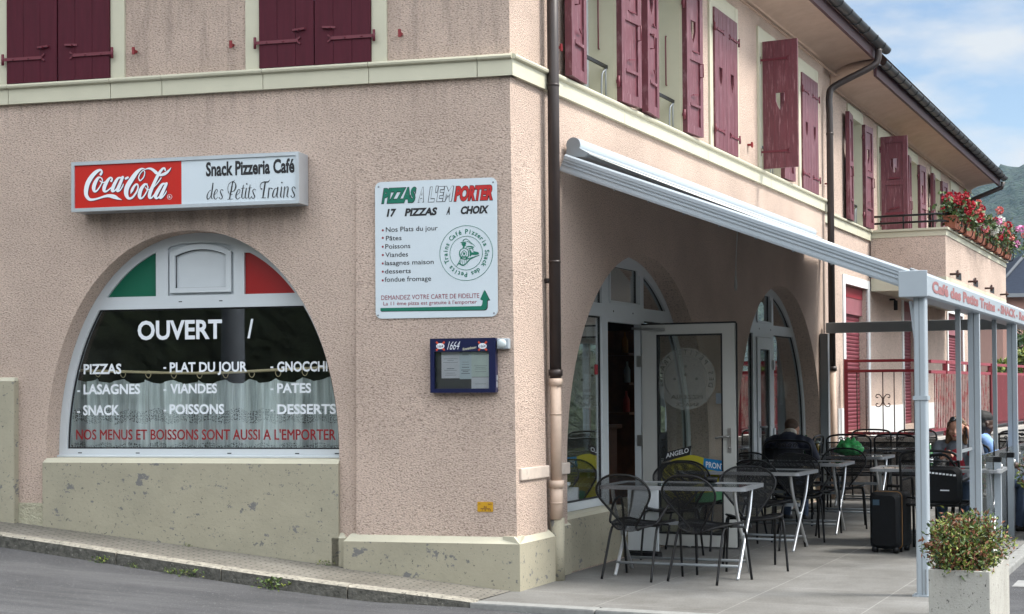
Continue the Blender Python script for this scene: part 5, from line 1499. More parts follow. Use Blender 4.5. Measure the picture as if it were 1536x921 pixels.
spread(ca, [(1.06, .64, -9, 'black mesh armchair nearest the drainpipe, at the left end of the nearest table'),
            (5.22, .98, -16, 'black mesh armchair between the second and third table, beyond the open door')], 'black mesh cafe chairs')
cb = make_mesh_chair(False)
spread(cb, [(1.08, 1.20, -14, 'black mesh chair without arms in the very front, its back to the viewer'),
            (2.02, 1.30, 204, 'black mesh chair at the right far corner of the nearest table, turned outward'),
            (2.55, .42, 188, 'black mesh chair facing the viewer behind the nearest table, in front of the doorway'),
            (4.72, .36, 168, 'black mesh chair seen through the glass of the open door'),
            (3.70, .98, -12, 'black mesh chair, its back to the viewer, at the right end of the second table'),
            (3.40, .36, -4, 'black mesh chair at the wall side of the second table, beside the door edge'),
            (4.50, 1.05, 196, 'black mesh chair on the far side of the second table, turned to the viewer'),
            (6.12, 1.15, 190, 'black mesh chair on the far side of the third table, below the green bag')], 'black mesh cafe chairs')
sc = make_scroll_chair()
spread(sc, [(6.32, .55, 0, 'black scroll backed chair under the seated man in the dark jacket'),
            (8.55, .70, 8, 'black scroll backed chair behind the green carrier bag, its back to the viewer'),
            (8.70, 1.32, -10, 'black scroll backed chair at the rear table, left of the grey awning post'),
            (10.30, .55, 180, 'rearmost black scroll backed chair below the red roller shutter'),
            (10.25, 1.15, 176, 'black scroll backed chair at the rear table in front of the railing corner'),
            (7.85, .20, 90, 'black scroll backed chair against the wall beside the second arched entrance'),
            (3.98, 2.50, -4, 'black scroll backed chair with a black bag on it, beside the grey corner post'),
            (5.22, 2.52, 180, 'black scroll backed chair the woman on the phone sits on'),
            (5.95, 2.58, -80, 'black scroll backed chair the man in the blue shirt sits on'),
            (8.8, 2.45, 150, 'empty black scroll backed chair behind the slim dark post at the right'),
            (10.2, 2.60, 200, 'empty black scroll backed chair at the far right of the terrace')], 'black scroll backed chairs')

# white board by the doorway, wedge, ashtray, case, bags
wbM = upright(GB(2.46, .16, .001), -4)
o = thing('sandwich_board', 'white upright board stand with a folded sheet on top, in front of the doorway', 'board', wbM)
m = Mesh(); m.box(-.012, .012, -.15, .15, .06, .62); child(m, 'panel', M_white, o, bevel=.006)
m = Mesh(); m.box(-.05, .06, -.16, .16, 0, .05); m.box(-.010, .05, -.145, .145, .05, .12); child(m, 'base', M_blk, o, bevel=.01)
m = Mesh(); m.hexa([(-.04,-.12,.62),(.04,-.12,.64),(.04,.06,.64),(-.04,.06,.62),(-.05,-.10,.64),(.03,-.14,.665),(.03,.06,.665),(-.05,.08,.64)]); child(m, 'folded_sheet', M_letw, o)
m = Mesh(); m.hexa([(-.09,-.025,0),(.09,-.025,0),(.09,.025,0),(-.09,.025,0),(-.09,-.025,.05),(.09,-.025,.006),(.09,.025,.006),(-.09,.025,.05)])
tag(m.build('door_wedge', mat('raw_wood', (.30, .13, .05), .8, var=.2, vscale=15), None, upright(GB(3.80, .50, .001), 20)), 'small orange brown wooden wedge under the open door', 'wedge')
o = thing('ashtray', 'small black ashtray on the nearest glass table', 'ashtray', upright(GB(1.75, 1.02, .7395), 0))
m = Mesh(); m.lathe([(0, 0), (.055, 0), (.06, .04), (.05, .042), (.045, .012), (0, .012)], 18); child(m, 'bowl', M_blk, o)
m = Mesh(); m.box(-.05, .05, -.012, .012, .036, .046); child(m, 'rest', M_blk, o)
# suitcase
o = thing('suitcase', 'large black trolley suitcase with a tan zip line standing beside the grey corner post', 'suitcase', upright(GB(3.80, 2.13, .001), -8))
def rbox(m, x0, x1, y0, y1, z0, z1, r, mi=0):
    P = rrect(y0, y1, z0, z1, r, 6)
    n = len(P); q = .03
    Pi = rrect(y0 + q, y1 - q, z0 + q, z1 - q, r, 6)
    vs = [(x0, y, z) for y, z in Pi] + [(x0 + q, y, z) for y, z in P] + [(x1 - q, y, z) for y, z in P] + [(x1, y, z) for y, z in Pi]
    fs = [tuple(range(n - 1, -1, -1)), tuple(range(3*n, 4*n))]
    for k in range(3): fs += [(k*n+i, k*n+(i+1) % n, (k+1)*n+(i+1) % n, (k+1)*n+i) for i in range(n)]
    m.add(vs, fs, mi)
M_case = mat('black_nylon', (.004, .0045, .0055), .65, spec=.18, var=.3, vscale=40, bump=.3, bscale=400, bdist=.002)
m = Mesh(); rbox(m, -.24, .14, -.14, .14, .04, .56, .05); child(m, 'shell', M_case, o)
m = Mesh(); m.tube([(-.15, y, z) for y, z in rrect(-.142, .142, .038, .562, .05, 6)], .0032, 6, closed=True); child(m, 'zip_line', mat('tan_piping', (.22, .11, .03), .6), o)
m = Mesh()
for y in (-.07, .07): m.tube([(.06, y, .56), (.06, y, .60)], .009, 6)
m.tube([(.06, -.07, .60), (.06, .07, .60)], .014, 8); child(m, 'pull_handle', M_blk, o)
for x in (-.2, .1):
    m = Mesh(); m.lathe([(.0, -.02), (.032, -.02), (.032, .02), (0, .02)], 14, M=T(x, -.10, .033) @ Matrix.Rotation(R(90), 4, 'X')); m.lathe([(.0, -.02), (.032, -.02), (.032, .02), (0, .02)], 14, M=T(x, .10, .033) @ Matrix.Rotation(R(90), 4, 'X')); child(m, 'wheel', M_blk, o)
m = Mesh(); m.box(-.245, -.238, .04, .10, .44, .49); child(m, 'badge', mat('case_badge', (.03, .06, .09), .4), o)
# shoulder bag on the chair
o = thing('shoulder_bag', 'black shoulder bag with a white dashed stripe leaning on the scroll backed chair', 'bag', upright(GB(3.70, 2.58, .46), -4))
m = Mesh(); rbox(m, -.07, .05, -.20, .20, .0, .34, .06); child(m, 'body', M_case, o)
m = Mesh()
for i in range(11): m.box(-.0735, -.0705, .16 - i * .032, .182 - i * .032, .285 - .003 * i, .30 - .003 * i)
m.box(-.0735, -.0705, -.10, -.02, .12, .13); child(m, 'stripe', M_letw, o)
m = Mesh(); m.tube(catmull([(-.01, .15, .33), (-.01, .10, .42), (0, -.05, .44), (0, -.15, .33)], 6), .013, 6); child(m, 'strap', M_case, o)
# green carrier bag and beer glass
random.seed(5)
bm = bmesh.new(); bmesh.ops.create_icosphere(bm, subdivisions=4, radius=1)
for v in bm.verts:
    c = v.co.copy(); q = noise.noise(c * 2.2) * .22 + noise.noise(c * 5) * .10
    v.co = Vector((c.x * .12, c.y * .16, c.z * .095)) * (1 + q)
    if c.z > .6: v.co.z += (c.z - .6) * .06 * (1 + math.sin(c.y * 14)); v.co.x *= .8
    if v.co.z < -.075: v.co.z = -.075
me = bpy.data.meshes.new('carrier_bag'); bm.to_mesh(me); bm.free()
me.materials.append(mat('green_film', (.05, .36, .10), .25, spec=.6, var=.45, vscale=22, bump=.6, bscale=24, bdist=.02))
for p in me.polygons: p.use_smooth = True
o = bpy.data.objects.new('carrier_bag', me); scene.collection.objects.link(o); o.matrix_world = upright(GB(7.05, 1.02, .815), 0)
tag(o, 'crumpled green plastic carrier bag standing on a terrace table', 'bag')
o = thing('beer_glass', 'glass of golden beer on the table left of the green carrier bag', 'glass', upright(GB(7.0, .66, .7395), 0))
m = Mesh(); m.lathe([(.03, 0), (.034, .02), (.030, .10), (.036, .17), (.034, .17), (.028, .10), (.03, .02), (0, .012)], 16); child(m, 'tumbler', glass_mat('tumbler_glass', (.85, .9, .85)), o)
m = Mesh(); m.lathe([(0, .013), (.029, .02), (.027, .10), (.031, .135), (0, .136)], 16); child(m, 'beer', mat('beer', (.55, .27, .02), .2), o)
m = Mesh(); m.lathe([(0, .137), (.031, .137), (.033, .155), (0, .158)], 16); child(m, 'foam', M_letw, o)
o = thing('green_bottle', 'green bottle standing on the table beside the glass of beer', 'bottle', upright(GB(6.95, .54, .7395), 0))
m = Mesh(); m.lathe([(0, 0), (.03, 0), (.031, .14), (.012, .19), (.012, .235), (0, .236)], 16); child(m, 'glass_body', mat('bottle_green', (.01, .12, .02), .1, spec=.7), o)
m = Mesh(); m.lathe([(.0315, .05), (.0315, .11)], 16); child(m, 'paper_band', M_letw, o)
o = thing('green_bottle', 'green bottle on the table in front of the woman on the phone', 'bottle', upright(GB(4.55, 2.35, .7395), 0))
m = Mesh(); m.lathe([(0, 0), (.03, 0), (.031, .14), (.012, .19), (.012, .235), (0, .236)], 16); child(m, 'glass_body', bpy.data.materials['bottle_green'], o)
m = Mesh(); m.lathe([(.0315, .05), (.0315, .11)], 16); child(m, 'paper_band', M_letw, o)

# ================================================================== PEOPLE
def capsule(mesh, p0, r0, p1, r1, mi, n=14, sq=(1, 1, 1)):
    p0 = Vector(p0); p1 = Vector(p1)
    d = p1 - p0; L = d.length
    d = d / L if L > 1e-6 else Vector((0, 0, 1))
    x = d.orthogonal().normalized(); y = d.cross(x)
    rings = []
    for i in range(5): an = -math.pi/2 + math.pi/2 * (i + .4) / 5; rings.append((p0 + d * r0 * math.sin(an), r0 * math.cos(an)))
    rings.append((p0, r0)); rings.append((p1, r1))
    for i in range(5): an = math.pi/2 * (i + .6) / 5; rings.append((p1 + d * r1 * math.sin(an), r1 * math.cos(an)))
    vs = []; fs = []
    for c, r in rings:
        for j in range(n):
            an = 2*math.pi*j/n; vs.append(c + (x * math.cos(an) + y * math.sin(an)) * r)
    for i in range(len(rings) - 1):
        for j in range(n): fs.append((i*n+j, i*n+(j+1) % n, (i+1)*n+(j+1) % n, (i+1)*n+j))
    fs.append(tuple(range(n-1, -1, -1))); fs.append(tuple((len(rings)-1)*n+j for j in range(n)))
    mesh.add(vs, fs, mi, True)
def remeshed(name, caps, mats, parent, voxel=.008, smooth=4):
    """capsules (p0,r0,p1,r1,material) fused into one continuous skin, coloured by the nearest one"""
    m = Mesh()
    for c in caps: capsule(m, c[0], c[1], c[2], c[3], 0)
    o = m.build(name, mats, None)
    md = o.modifiers.new('r', 'REMESH'); md.mode = 'VOXEL'; md.voxel_size = voxel; md.use_smooth_shade = True
    ms = o.modifiers.new('s', 'SMOOTH'); ms.factor = .5; ms.iterations = smooth
    dg = bpy.context.evaluated_depsgraph_get()
    me = bpy.data.meshes.new_from_object(o.evaluated_get(dg))
    bpy.data.objects.remove(o)
    me.materials.clear()
    for q in mats: me.materials.append(q)
    C = [(Vector(a), r0, Vector(b) - Vector(a), r1, mi) for a, r0, b, r1, mi in caps]
    for p in me.polygons:
        c = p.center; best = 9; bi = 0
        for a, r0, d, r1, mi in C:
            L2 = d.length_squared
            t = 0 if L2 < 1e-9 else max(0, min(1, (c - a).dot(d) / L2))
            q = (c - a - d * t).length - (r0 + (r1 - r0) * t)
            if q < best: best = q; bi = mi
        p.material_index = bi; p.use_smooth = True
    o = bpy.data.objects.new(name, me); scene.collection.objects.link(o); o.parent = parent
    return o
def hand(caps, wrist, dirv, palm_n, skin, curl=.5, thumb_side=1):
    """palm, four fingers and a thumb; dirv points to the fingertips, palm_n out of the palm"""
    w = Vector(wrist); d = Vector(dirv).normalized(); nrm = Vector(palm_n); nrm = (nrm - d * nrm.dot(d)).normalized(); s = d.cross(nrm) * thumb_side
    for k in (-.026, -.009, .009, .026): caps.append((w + s*k*.6, .014, w + d*.085 + s*k, .012, skin))
    for k, L in ((-.028, .060), (-.010, .074), (.009, .080), (.027, .072)):
        b0 = w + d*.088 + s*k; a1 = curl * .9; a2 = curl * 1.9
        b1_ = b0 + (d*math.cos(a1) + nrm*math.sin(a1)) * L * .5
        b2_ = b1_ + (d*math.cos(a2) + nrm*math.sin(a2)) * L * .5
        caps.append((b0, .0095, b1_, .0085, skin)); caps.append((b1_, .0085, b2_, .007, skin))
    t0 = w + d*.03 + s*.028; t1 = t0 + (d*.55 + s*.75 + nrm*.3).normalized()*.04; t2 = t1 + (d*.85 + s*.1 + nrm*.5).normalized()*.034
    caps.append((t0, .012, t1, .010, skin)); caps.append((t1, .010, t2, .008, skin))
def head(caps, c, fwd, upv, skin, lips, eye, k=1.0, brow=None):
    c = Vector(c); f_ = Vector(fwd).normalized(); u = Vector(upv); u = (u - f_*u.dot(f_)).normalized(); s = u.cross(f_)
    P = lambda a, b, e: c + f_*a*k + s*b*k + u*e*k
    A_ = lambda p, r, q, r2_, mi: caps.append((p, r*k, q, r2_*k, mi))
    A_(P(-.025, 0, .035), .088, P(.012, 0, .03), .082, skin)
    A_(P(.02, 0, .0), .072, P(.038, 0, -.058), .048, skin)
    A_(P(.052, .012, -.082), .024, P(.052, -.012, -.082), .024, skin)
    for q in (1, -1):
        A_(P(.055, .040*q, -.02), .028, P(.03, .05*q, -.03), .03, skin)
        A_(P(.080, .028*q, .022), .0080, P(.078, .036*q, .022), .0075, eye)
        A_(P(.080, .020*q, .046), .0075, P(.070, .046*q, .045), .006, brow if brow is not None else skin)
        A_(P(-.005, .083*q, .012), .018, P(-.012, .086*q, -.025), .013, skin)
    A_(P(.088, 0, .02), .010, P(.107, 0, -.022), .0135, skin); A_(P(.097, .010, -.026), .009, P(.097, -.010, -.026), .009, skin)
    A_(P(.089, .020, -.058), .0075, P(.094, 0, -.057), .009, lips); A_(P(.094, 0, -.057), .009, P(.089, -.020, -.058), .0075, lips)
    return P
SK1 = mat('skin_fair', (.42, .22, .155), .5, var=.08, vscale=12); LP1 = mat('lips', (.30, .09, .075), .45); EY = mat('eye_dark', (.02, .015, .012), .2); BR = mat('brow_brown', (.10, .06, .04), .8)
SK2 = mat('skin_dark', (.055, .027, .018), .45, var=.1, vscale=12); LP2 = mat('lips_dark', (.06, .02, .018), .4)
CL_RED = mat('red_top', (.28, .015, .025), .8); CL_GREY = mat('grey_cardigan', (.10, .11, .13), .9, var=.2, vscale=30); CL_JEAN = mat('denim', (.05, .075, .13), .9, var=.2, vscale=25)
CL_NAVY = mat('navy_jacket', (.010, .013, .028), .65, var=.3, vscale=20, bump=.3, bscale=35, bdist=.01); CL_BLUE = mat('light_blue_shirt', (.22, .36, .66), .85, var=.1, vscale=18); SHOE = mat('dark_shoe', (.015, .014, .013), .5); CL_COL = mat('pale_collar', (.40, .37, .32), .9)

def seated_legs(caps, pants, shoe, knee_x=.44, spread_=.10, foot_x=.40):
    for s in (1, -1):
        caps.append(((0, .085*s, .52), .088, (knee_x, spread_*s, .53), .062, pants)); caps.append(((knee_x, spread_*s, .53), .060, (foot_x, spread_*s*1.1, .09), .045, pants))
        caps.append(((foot_x - .02, spread_*s*1.1, .045), .040, (foot_x + .15, spread_*s*1.2, .036), .033, shoe))
# man seen from behind, hunched over his table
pm = thing('person', 'person seen from behind in a dark navy jacket with pale collar, bent over a table', 'person', upright(GB(6.30, .46, .0), -3) @ Matrix.Scale(.95, 4))
c = []
seated_legs(c, 2, 3)
c += [((-.02, 0, .55), .16, (.04, 0, .74), .155, 1), ((.04, 0, .74), .155, (.14, 0, .92), .165, 1), ((.13, .15, .955), .095, (.13, -.15, .955), .095, 1), ((.15, .20, .95), .082, (.15, -.20, .95), .082, 1),
      ((.19, 0, 1.0), .07, (.24, 0, 1.065), .06, 0), ((.165, 0, .99), .090, (.200, 0, 1.045), .084, 4)]
for s in (1, -1):
    c += [((.15, .23*s, .94), .078, (.26, .285*s, .76), .062, 1), ((.26, .285*s, .76), .060, (.50, .16*s, .79), .044, 1)]
    hand(c, (.52, .15*s, .79), (1, -.45*s, 0), (0, 0, -1), 0, .35, s)
P = head(c, (.285, 0, 1.10), (.85, -.1, -.5), (.5, 0, .85), 0, 5, 6, .95)
body = remeshed('body', c, [SK1, CL_NAVY, CL_JEAN, SHOE, CL_COL, LP1, EY], pm, .009)
h = [(P(-.035, 0, .045), .092*.95, P(.005, 0, .052), .084*.95, 0), (P(-.055, 0, .0), .075*.95, P(-.05, 0, -.03), .058*.95, 0)]
remeshed('hair', h, [mat('hair_short_brown', (.075, .045, .03), .8, var=.3, vscale=40)], pm, .009)
# woman on the phone
pw = thing('person', 'person with long brown hair, red top and grey cardigan holding a phone to the ear', 'person', upright(GB(5.26, 2.52, .0), 180))
c = []
seated_legs(c, 2, 3)
c += [((-.02, 0, .55), .145, (.02, 0, .70), .125, 4), ((.02, 0, .70), .125, (.09, 0, .88), .125, 4), ((.075, .125, .925), .072, (.075, -.125, .925), .072, 4), ((.09, .06, .88), .082, (.09, -.06, .88), .082, 1), ((.085, .0, .70), .09, (.135, 0, .87), .085, 1),
      ((.10, 0, .965), .05, (.125, 0, 1.03), .047, 0), ((.09, 0, .93), .065, (.10, 0, .955), .055, 0)]
# her left hand holds the phone (local +y is her left), elbow on the table
c += [((.08, .18, .93), .060, (.27, .25, .78), .048, 4), ((.27, .25, .78), .046, (.205, .150, .98), .034, 4), ((.205, .150, .98), .028, (.198, .140, 1.005), .026, 0)]
hand(c, (.196, .136, 1.01), (-.25, -.12, .95), (-.35, -1, 0), 0, .55, -1)
c += [((.08, -.18, .93), .060, (.20, -.25, .75), .048, 4), ((.20, -.25, .75), .046, (.42, -.12, .82), .034, 4), ((.42, -.12, .82), .028, (.44, -.10, .835), .026, 0)]
hand(c, (.445, -.095, .84), (.35, .85, .35), (1, -.3, -.5), 0, .7, 1)
P = head(c, (.155, .0, 1.095), (1, -.03, -.10), (.1, .06, 1), 0, 5, 6, .93, 7)
remeshed('body', c, [SK1, CL_RED, CL_JEAN, SHOE, CL_GREY, LP1, EY, BR], pw, .0065, 3)
h = [(P(-.05, 0, .045), .094*.93, P(-.02, 0, .062), .086*.93, 0)]
for s in (1, -1):
    h += [(P(-.03, .068*s, .055), .034, P(-.02, .088*s, -.03), .026, 0), (P(-.02, .088*s, -.03), .026, P(.0, .094*s, -.14), .022, 0), (P(-.05, .06*s, .0), .045, P(-.05, .07*s, -.13), .040, 0), (P(.035, .02*s, .108), .016, P(.0, .074*s, .06), .020, 0)]
h += [(P(-.07, 0, .0), .06, P(-.07, 0, -.12), .05, 0)]
remeshed('hair', h, [mat('hair_brown_blond', (.14, .075, .035), .55, var=.5, vscale=18, stretch=(3, 3, .5))], pw, .008)
m = Mesh()
for s in (1, -1): m.lathe([(0, .008), (.024, .007), (.030, 0), (.024, -.004), (0, -.004)], 14, M=Matrix.Translation(P(.055, .034*s, .118)) @ Matrix.Rotation(R(62), 4, 'Y'))
m.tube([P(.06, .0, .122), P(.06, .02, .12)], .005, 6); m.tube([P(.06, .06, .115), P(-.03, .09, .07)], .004, 6); m.tube([P(.06, -.06, .115), P(-.03, -.09, .07)], .004, 6)
m.build('sunglasses', mat('sunglass_black', (.01, .01, .012), .1, spec=.7), pw)
ph = thing('mobile_phone', 'dark mobile phone held to the ear of the woman with brown hair', 'phone', pw.matrix_world @ T(.172, .098, 1.075) @ Matrix.Rotation(R(-22), 4, 'Y') @ Matrix.Rotation(R(8), 4, 'X'))
m = Mesh(); m.box(-.028, .028, -.005, .005, -.06, .06); child(m, 'case', M_blk, ph, bevel=.003)
m = Mesh(); m.box(-.025, .025, -.0062, -.0052, -.052, .052); child(m, 'screen', M_ink, ph)
# man in the blue shirt, in profile
pb = thing('person', 'person in a light blue shirt sitting in profile behind the grey post, looking right', 'person', upright(GB(5.98, 2.60, .0), -58))
c = []
seated_legs(c, 2, 3)
c += [((-.02, 0, .55), .15, (.0, 0, .74), .14, 1), ((.0, 0, .74), .14, (.02, 0, .90), .15, 1), ((.01, .15, .94), .082, (.01, -.15, .94), .082, 1), ((.02, 0, .985), .055, (.045, 0, 1.05), .052, 0)]
for s in (1, -1):
    c += [((.01, .21, .93) if s > 0 else (.01, -.21, .93), .075, (.12, .26*s, .72), .058, 1), ((.12, .26*s, .72), .045, (.35, .16*s, .70), .034, 0)]
    hand(c, (.36, .155*s, .70), (1, -.3*s, -.1), (0, 0, -1), 0, .4, s)
P = head(c, (.075, 0, 1.125), (1, 0, -.05), (.05, 0, 1), 0, 4, 5, 1.0)
remeshed('body', c, [SK2, CL_BLUE, CL_JEAN, SHOE, LP2, EY], pb, .008)
h = [(P(-.04, 0, .06), .094, P(.005, 0, .062), .084, 0), (P(-.065, 0, .0), .07, P(-.06, 0, -.06), .06, 0), (P(-.05, .05, -.02), .05, P(-.06, .04, -.09), .04, 0), (P(-.05, -.05, -.02), .05, P(-.06, -.04, -.09), .04, 0)]
remeshed('hair', h, [mat('hair_black', (.008, .007, .007), .7)], pb, .009)

# ================================================================== PLANTS
def leaf_quad(mesh, p, d, sz, mi, wd=.5):
    """small folded leaf at p pointing along d"""
    d = Vector(d).normalized(); s = d.cross(Vector((random.uniform(-1,1), random.uniform(-1,1), random.uniform(-1,1))))
    if s.length < 1e-3: s = d.orthogonal()
    s.normalize(); n = d.cross(s); p = Vector(p)
    a = p; b_ = p + d*sz*.5 + s*sz*wd*.5 + n*sz*.08; c_ = p + d*sz - n*sz*.12; e = p + d*sz*.5 - s*sz*wd*.5 + n*sz*.08
    mesh.add([a, b_, c_, e], [(0, 1, 2), (0, 2, 3)], mi)
def rnd_dir():
    while True:
        v = Vector((random.uniform(-1,1), random.uniform(-1,1), random.uniform(-1,1)))
        if .1 < v.length < 1: return v.normalized()
def shrub(M, lobes, n, sz, mats, weights, parent_name, label, cat, flowers=0, group=None, base=None):
    root = thing(parent_name, label, cat, M, group)
    fol = Mesh(); br = Mesh(); fl = Mesh()
    tips = []
    for i in range(46):
        L = random.choice(lobes); c = Vector(L[0]); r = Vector(L[1])
        v = rnd_dir(); tip = c + Vector((v.x*r.x, v.y*r.y, v.z*r.z)) * random.uniform(.55, 1.08)
        b0_ = Vector((c.x*.5 + random.uniform(-.03,.03), c.y*.6 + random.uniform(-.03,.03), base or 0)); mid = (b0_ + tip)/2 + Vector((random.uniform(-.03,.03), random.uniform(-.03,.03), .02))
        br.tube([b0_, mid, tip], [.005, .0035, .0015], 5); tips.append((b0_, mid, tip))
    for i in range(n):
        if random.random() < .72:
            b0_, mid, tip = random.choice(tips); f_ = random.random() ** .55
            p = (b0_*(1-f_)**2 + mid*2*f_*(1-f_) + tip*f_*f_) + rnd_dir()*random.uniform(0, .045)*(.4+f_)
        else:
            L = random.choice(lobes); v = rnd_dir() * random.uniform(.5, 1.0); p = Vector(L[0]) + Vector((v.x*L[1][0], v.y*L[1][1], v.z*L[1][2]))
        hi = noise.noise(p * 9) * .5 + .5
        mi = random.choices(range(len(mats)), weights)[0]
        if len(mats) > 2 and hi > .62 and random.random() < .6: mi = 2
        leaf_quad(fol, p, (rnd_dir() + Vector((0,0,.35)) + (p - Vector(lobes[0][0]))*1.5), sz * random.uniform(.6, 1.35), mi)
    child(br, 'branches', M_twig, root); fol.build('foliage', mats, root, None, fix=False)
    if flowers:
        for i in range(flowers):
            b0_, mid, tip = random.choice(tips); p = tip + rnd_dir()*.015
            for k in range(7): leaf_quad(fl, p, rnd_dir() + Vector((0,0,.5)), sz*.62, 0, .9)
        fl.build('flowers', M_fwhite, root, None, fix=False)
    return root
def planter(M, L, Wd, H, label):
    o = thing('planter', label, 'planter', M, 'concrete planters along the terrace edge')
    m = Mesh(); t = .045
    vs, fs = plate(rect(-L/2, L/2, -Wd/2, Wd/2), [rect(-L/2+t, L/2-t, -Wd/2+t, Wd/2-t)], .0, H); m.add(vs, fs)
    m.box(-L/2+t-.001, L/2-t+.001, -Wd/2+t-.001, Wd/2-t+.001, .0, .05); child(m, 'trough', M_conc, o, bevel=.008)
    m = Mesh(); N = 10
    g = [(-L/2+t+(L-2*t)*i/N, -Wd/2+t+(Wd-2*t)*j/N, H-.055+random.uniform(-.008,.012)) for j in range(N+1) for i in range(N+1)]
    m.add(g, [(j*(N+1)+i, j*(N+1)+i+1, (j+1)*(N+1)+i+1, (j+1)*(N+1)+i) for j in range(N) for i in range(N)]); child(m, 'earth', M_soil, o)
    return o
zr = -.055
PM1 = upright(GB(-.51, 3.45, -.062), 0)
planter(PM1, .94, .365, .462, 'speckled concrete planter in the near right corner beside the grey corner post')
random.seed(21)
shrub(PM1 @ T(0, 0, .40), [((-.24, .02, .19), (.27, .25, .20)), ((.10, 0, .20), (.28, .24, .20)), ((.30, -.03, .13), (.22, .22, .16)), ((-.10, .06, .27), (.19, .18, .12)), ((-.34, -.02, .12), (.20, .22, .14))], 12500, .031,
      [M_leaf, M_leafr, M_leafy, M_leafd], [.36, .34, .14, .16], 'shrub', 'bushy green and bronze shrub with white flowers in the near concrete planter', 'shrub', 26, 'shrubs in the concrete planters', .0)
PM2 = upright(GB(5.75, 3.36, -.062), 0)
planter(PM2, .94, .40, .45, 'grey concrete planter farther along the glass windbreak at the right edge')
shrub(PM2 @ T(0, 0, .40), [((-.2, .05, .26), (.30, .28, .26)), ((.12, 0, .30), (.28, .28, .28)), ((-.05, .1, .45), (.22, .2, .18))], 3600, .045,
      [M_leaf, M_leafr, M_leafy, M_leafd], [.40, .20, .14, .26], 'shrub', 'tall loose shrub with reddish tips in the farther planter at the right edge', 'shrub', 0, 'shrubs in the concrete planters', .0)
# weeds in the joint between kerb and road, and at the foot of the wall
random.seed(9)
for i, (s_, n_, sz) in enumerate(((3.05, None, .06), (2.78, None, .04), (2.45, None, .05), (2.28, None, .07), (1.62, None, .09), (.88, -.03, .05), (1.50, -.02, .045), (2.68, -.02, .03))):
    n_ = kn(s_) + .02 if n_ is None else .06
    p = GA(s_, n_); z = road_z(p.x, p.y) if n_ > .3 else .1065*s_
    m = Mesh()
    for k in range(int(60 * sz / .06)):
        q = Vector((random.gauss(0, sz*.7), random.gauss(0, sz*.35), random.uniform(0, sz*.8)))
        leaf_quad(m, q, rnd_dir() + Vector((0,0,.6)), sz*random.uniform(.25,.5), random.choice((0,0,1)))
    o = m.build('weed', [M_leaf, M_leafy], None, Matrix.Translation((p.x, p.y, z)), fix=False)
    labs = ['small weed at the left end of the dark kerb', 'tiny weed in the kerb joint, second from the left', 'small weed at the kerb foot, third from the left', 'weed at the kerb foot below the window parapet, fourth from the left', 'largest weed at the kerb foot, farthest right along the kerb',
            'small weed at the foot of the corner plinth', 'weed in the paving joint where the plinth steps back', 'tiny weed at the foot of the window parapet']
    tag(o, labs[i], 'weed', 'weeds along the pavement')

# balcony flower boxes
random.seed(4)
MIX = [[M_fred, M_fred, M_fred], [M_fred, M_fred, M_fsal], [M_fsal, M_fpink, M_fwhite], [M_fpink, M_fwhite, M_fred], [M_fsal, M_fred, M_fpink], [M_fpink, M_fpink, M_fsal]]
FL = ['flower box of deep red geraniums at the balcony corner', 'flower box of red and salmon geraniums, second along the balcony', 'flower box of salmon, pink and white geraniums in the middle of the balcony', 'flower box of pink and white geraniums, fourth along the balcony', 'flower box of mixed salmon and red geraniums, fifth along the balcony', 'flower box of bright pink geraniums at the far end of the balcony']
for i in range(6):
    t = 14.25 + i * 1.22
    o = thing('flower_box', FL[i], 'flower box', upright(GB(t, 1.13, 3.988), 0), 'flower boxes along the balcony')
    m = Mesh(); m.hexa([(-.42,-.07,0),(.42,-.07,0),(.42,.07,0),(-.42,.07,0),(-.46,-.10,.17),(.46,-.10,.17),(.46,.10,.17),(-.46,.10,.17)]); m.box(-.47, .47, -.11, .11, .17, .195); child(m, 'trough', M_terr, o, bevel=.006)
    m = Mesh()
    for x in (-.25, .25): m.tube(catmull([(x, -.12, .19), (x, -.15, .10), (x, -.12, -.02), (x, -.02, -.03)], 5), .008, 6)
    child(m, 'holder', M_blk, o)
    fol = Mesh(); fl = Mesh()
    for k in range(640):
        p = Vector((random.uniform(-.55,.55), random.gauss(-.02,.12), .20 + abs(random.gauss(0,.13)) - (.14 if random.random()<.2 else 0)))
        leaf_quad(fol, p, rnd_dir() + Vector((0,-.2,.3)), random.uniform(.05,.09), random.choice((0,0,1)), .9)
    for k in range(19):
        p = Vector((random.uniform(-.58,.58), random.gauss(-.06,.13), .27 + random.uniform(-.08,.32)))
        fol.tube([Vector((p.x*.9, p.y*.5, .2)), p], .004, 4)
        mi = random.choice((0,1,2)); r = random.uniform(.045,.072)
        for q in range(46): 
            v = rnd_dir(); leaf_quad(fl, p + v*r*.55, v + rnd_dir()*.4, r*.75, mi, 1.0)
    fol.build('foliage', [M_leaf, M_leafd], o, None, fix=False); fl.build('blossoms', MIX[i], o, None, fix=False)

# ================================================================== RAILINGS AND BACKGROUND
rw = thing('rubble_wall', 'low grey rubble retaining wall behind the terrace carrying the red railing', 'wall', I4)
m = Mesh()
def wallseg(p, q, z0, z1, th): 
    d = (q - p).normalized(); s = Vector((d.y, -d.x, 0)) * th/2
    m.hexa([p-s+Z*z0, q-s+Z*z0, q+s+Z*z0, p+s+Z*z0, p-s+Z*z1, q-s+Z*z1, q+s+Z*z1, p+s+Z*z1])
wallseg(GB(11.5, .0), GB(11.5, 1.28), -.3, .74, .22); wallseg(GB(11.612, 1.17), GB(40, 2.6), -.3, .74, .22)
child(m, 'masonry', M_stone, rw)
m = Mesh(); wallseg(GB(11.5, .0), GB(11.5, 1.31), .742, .80, .27); wallseg(GB(11.64, 1.17), GB(40, 2.6), .742, .80, .27); child(m, 'coping', mat('coping_stone', (.36, .34, .31), .9, var=.15, vscale=8), rw)
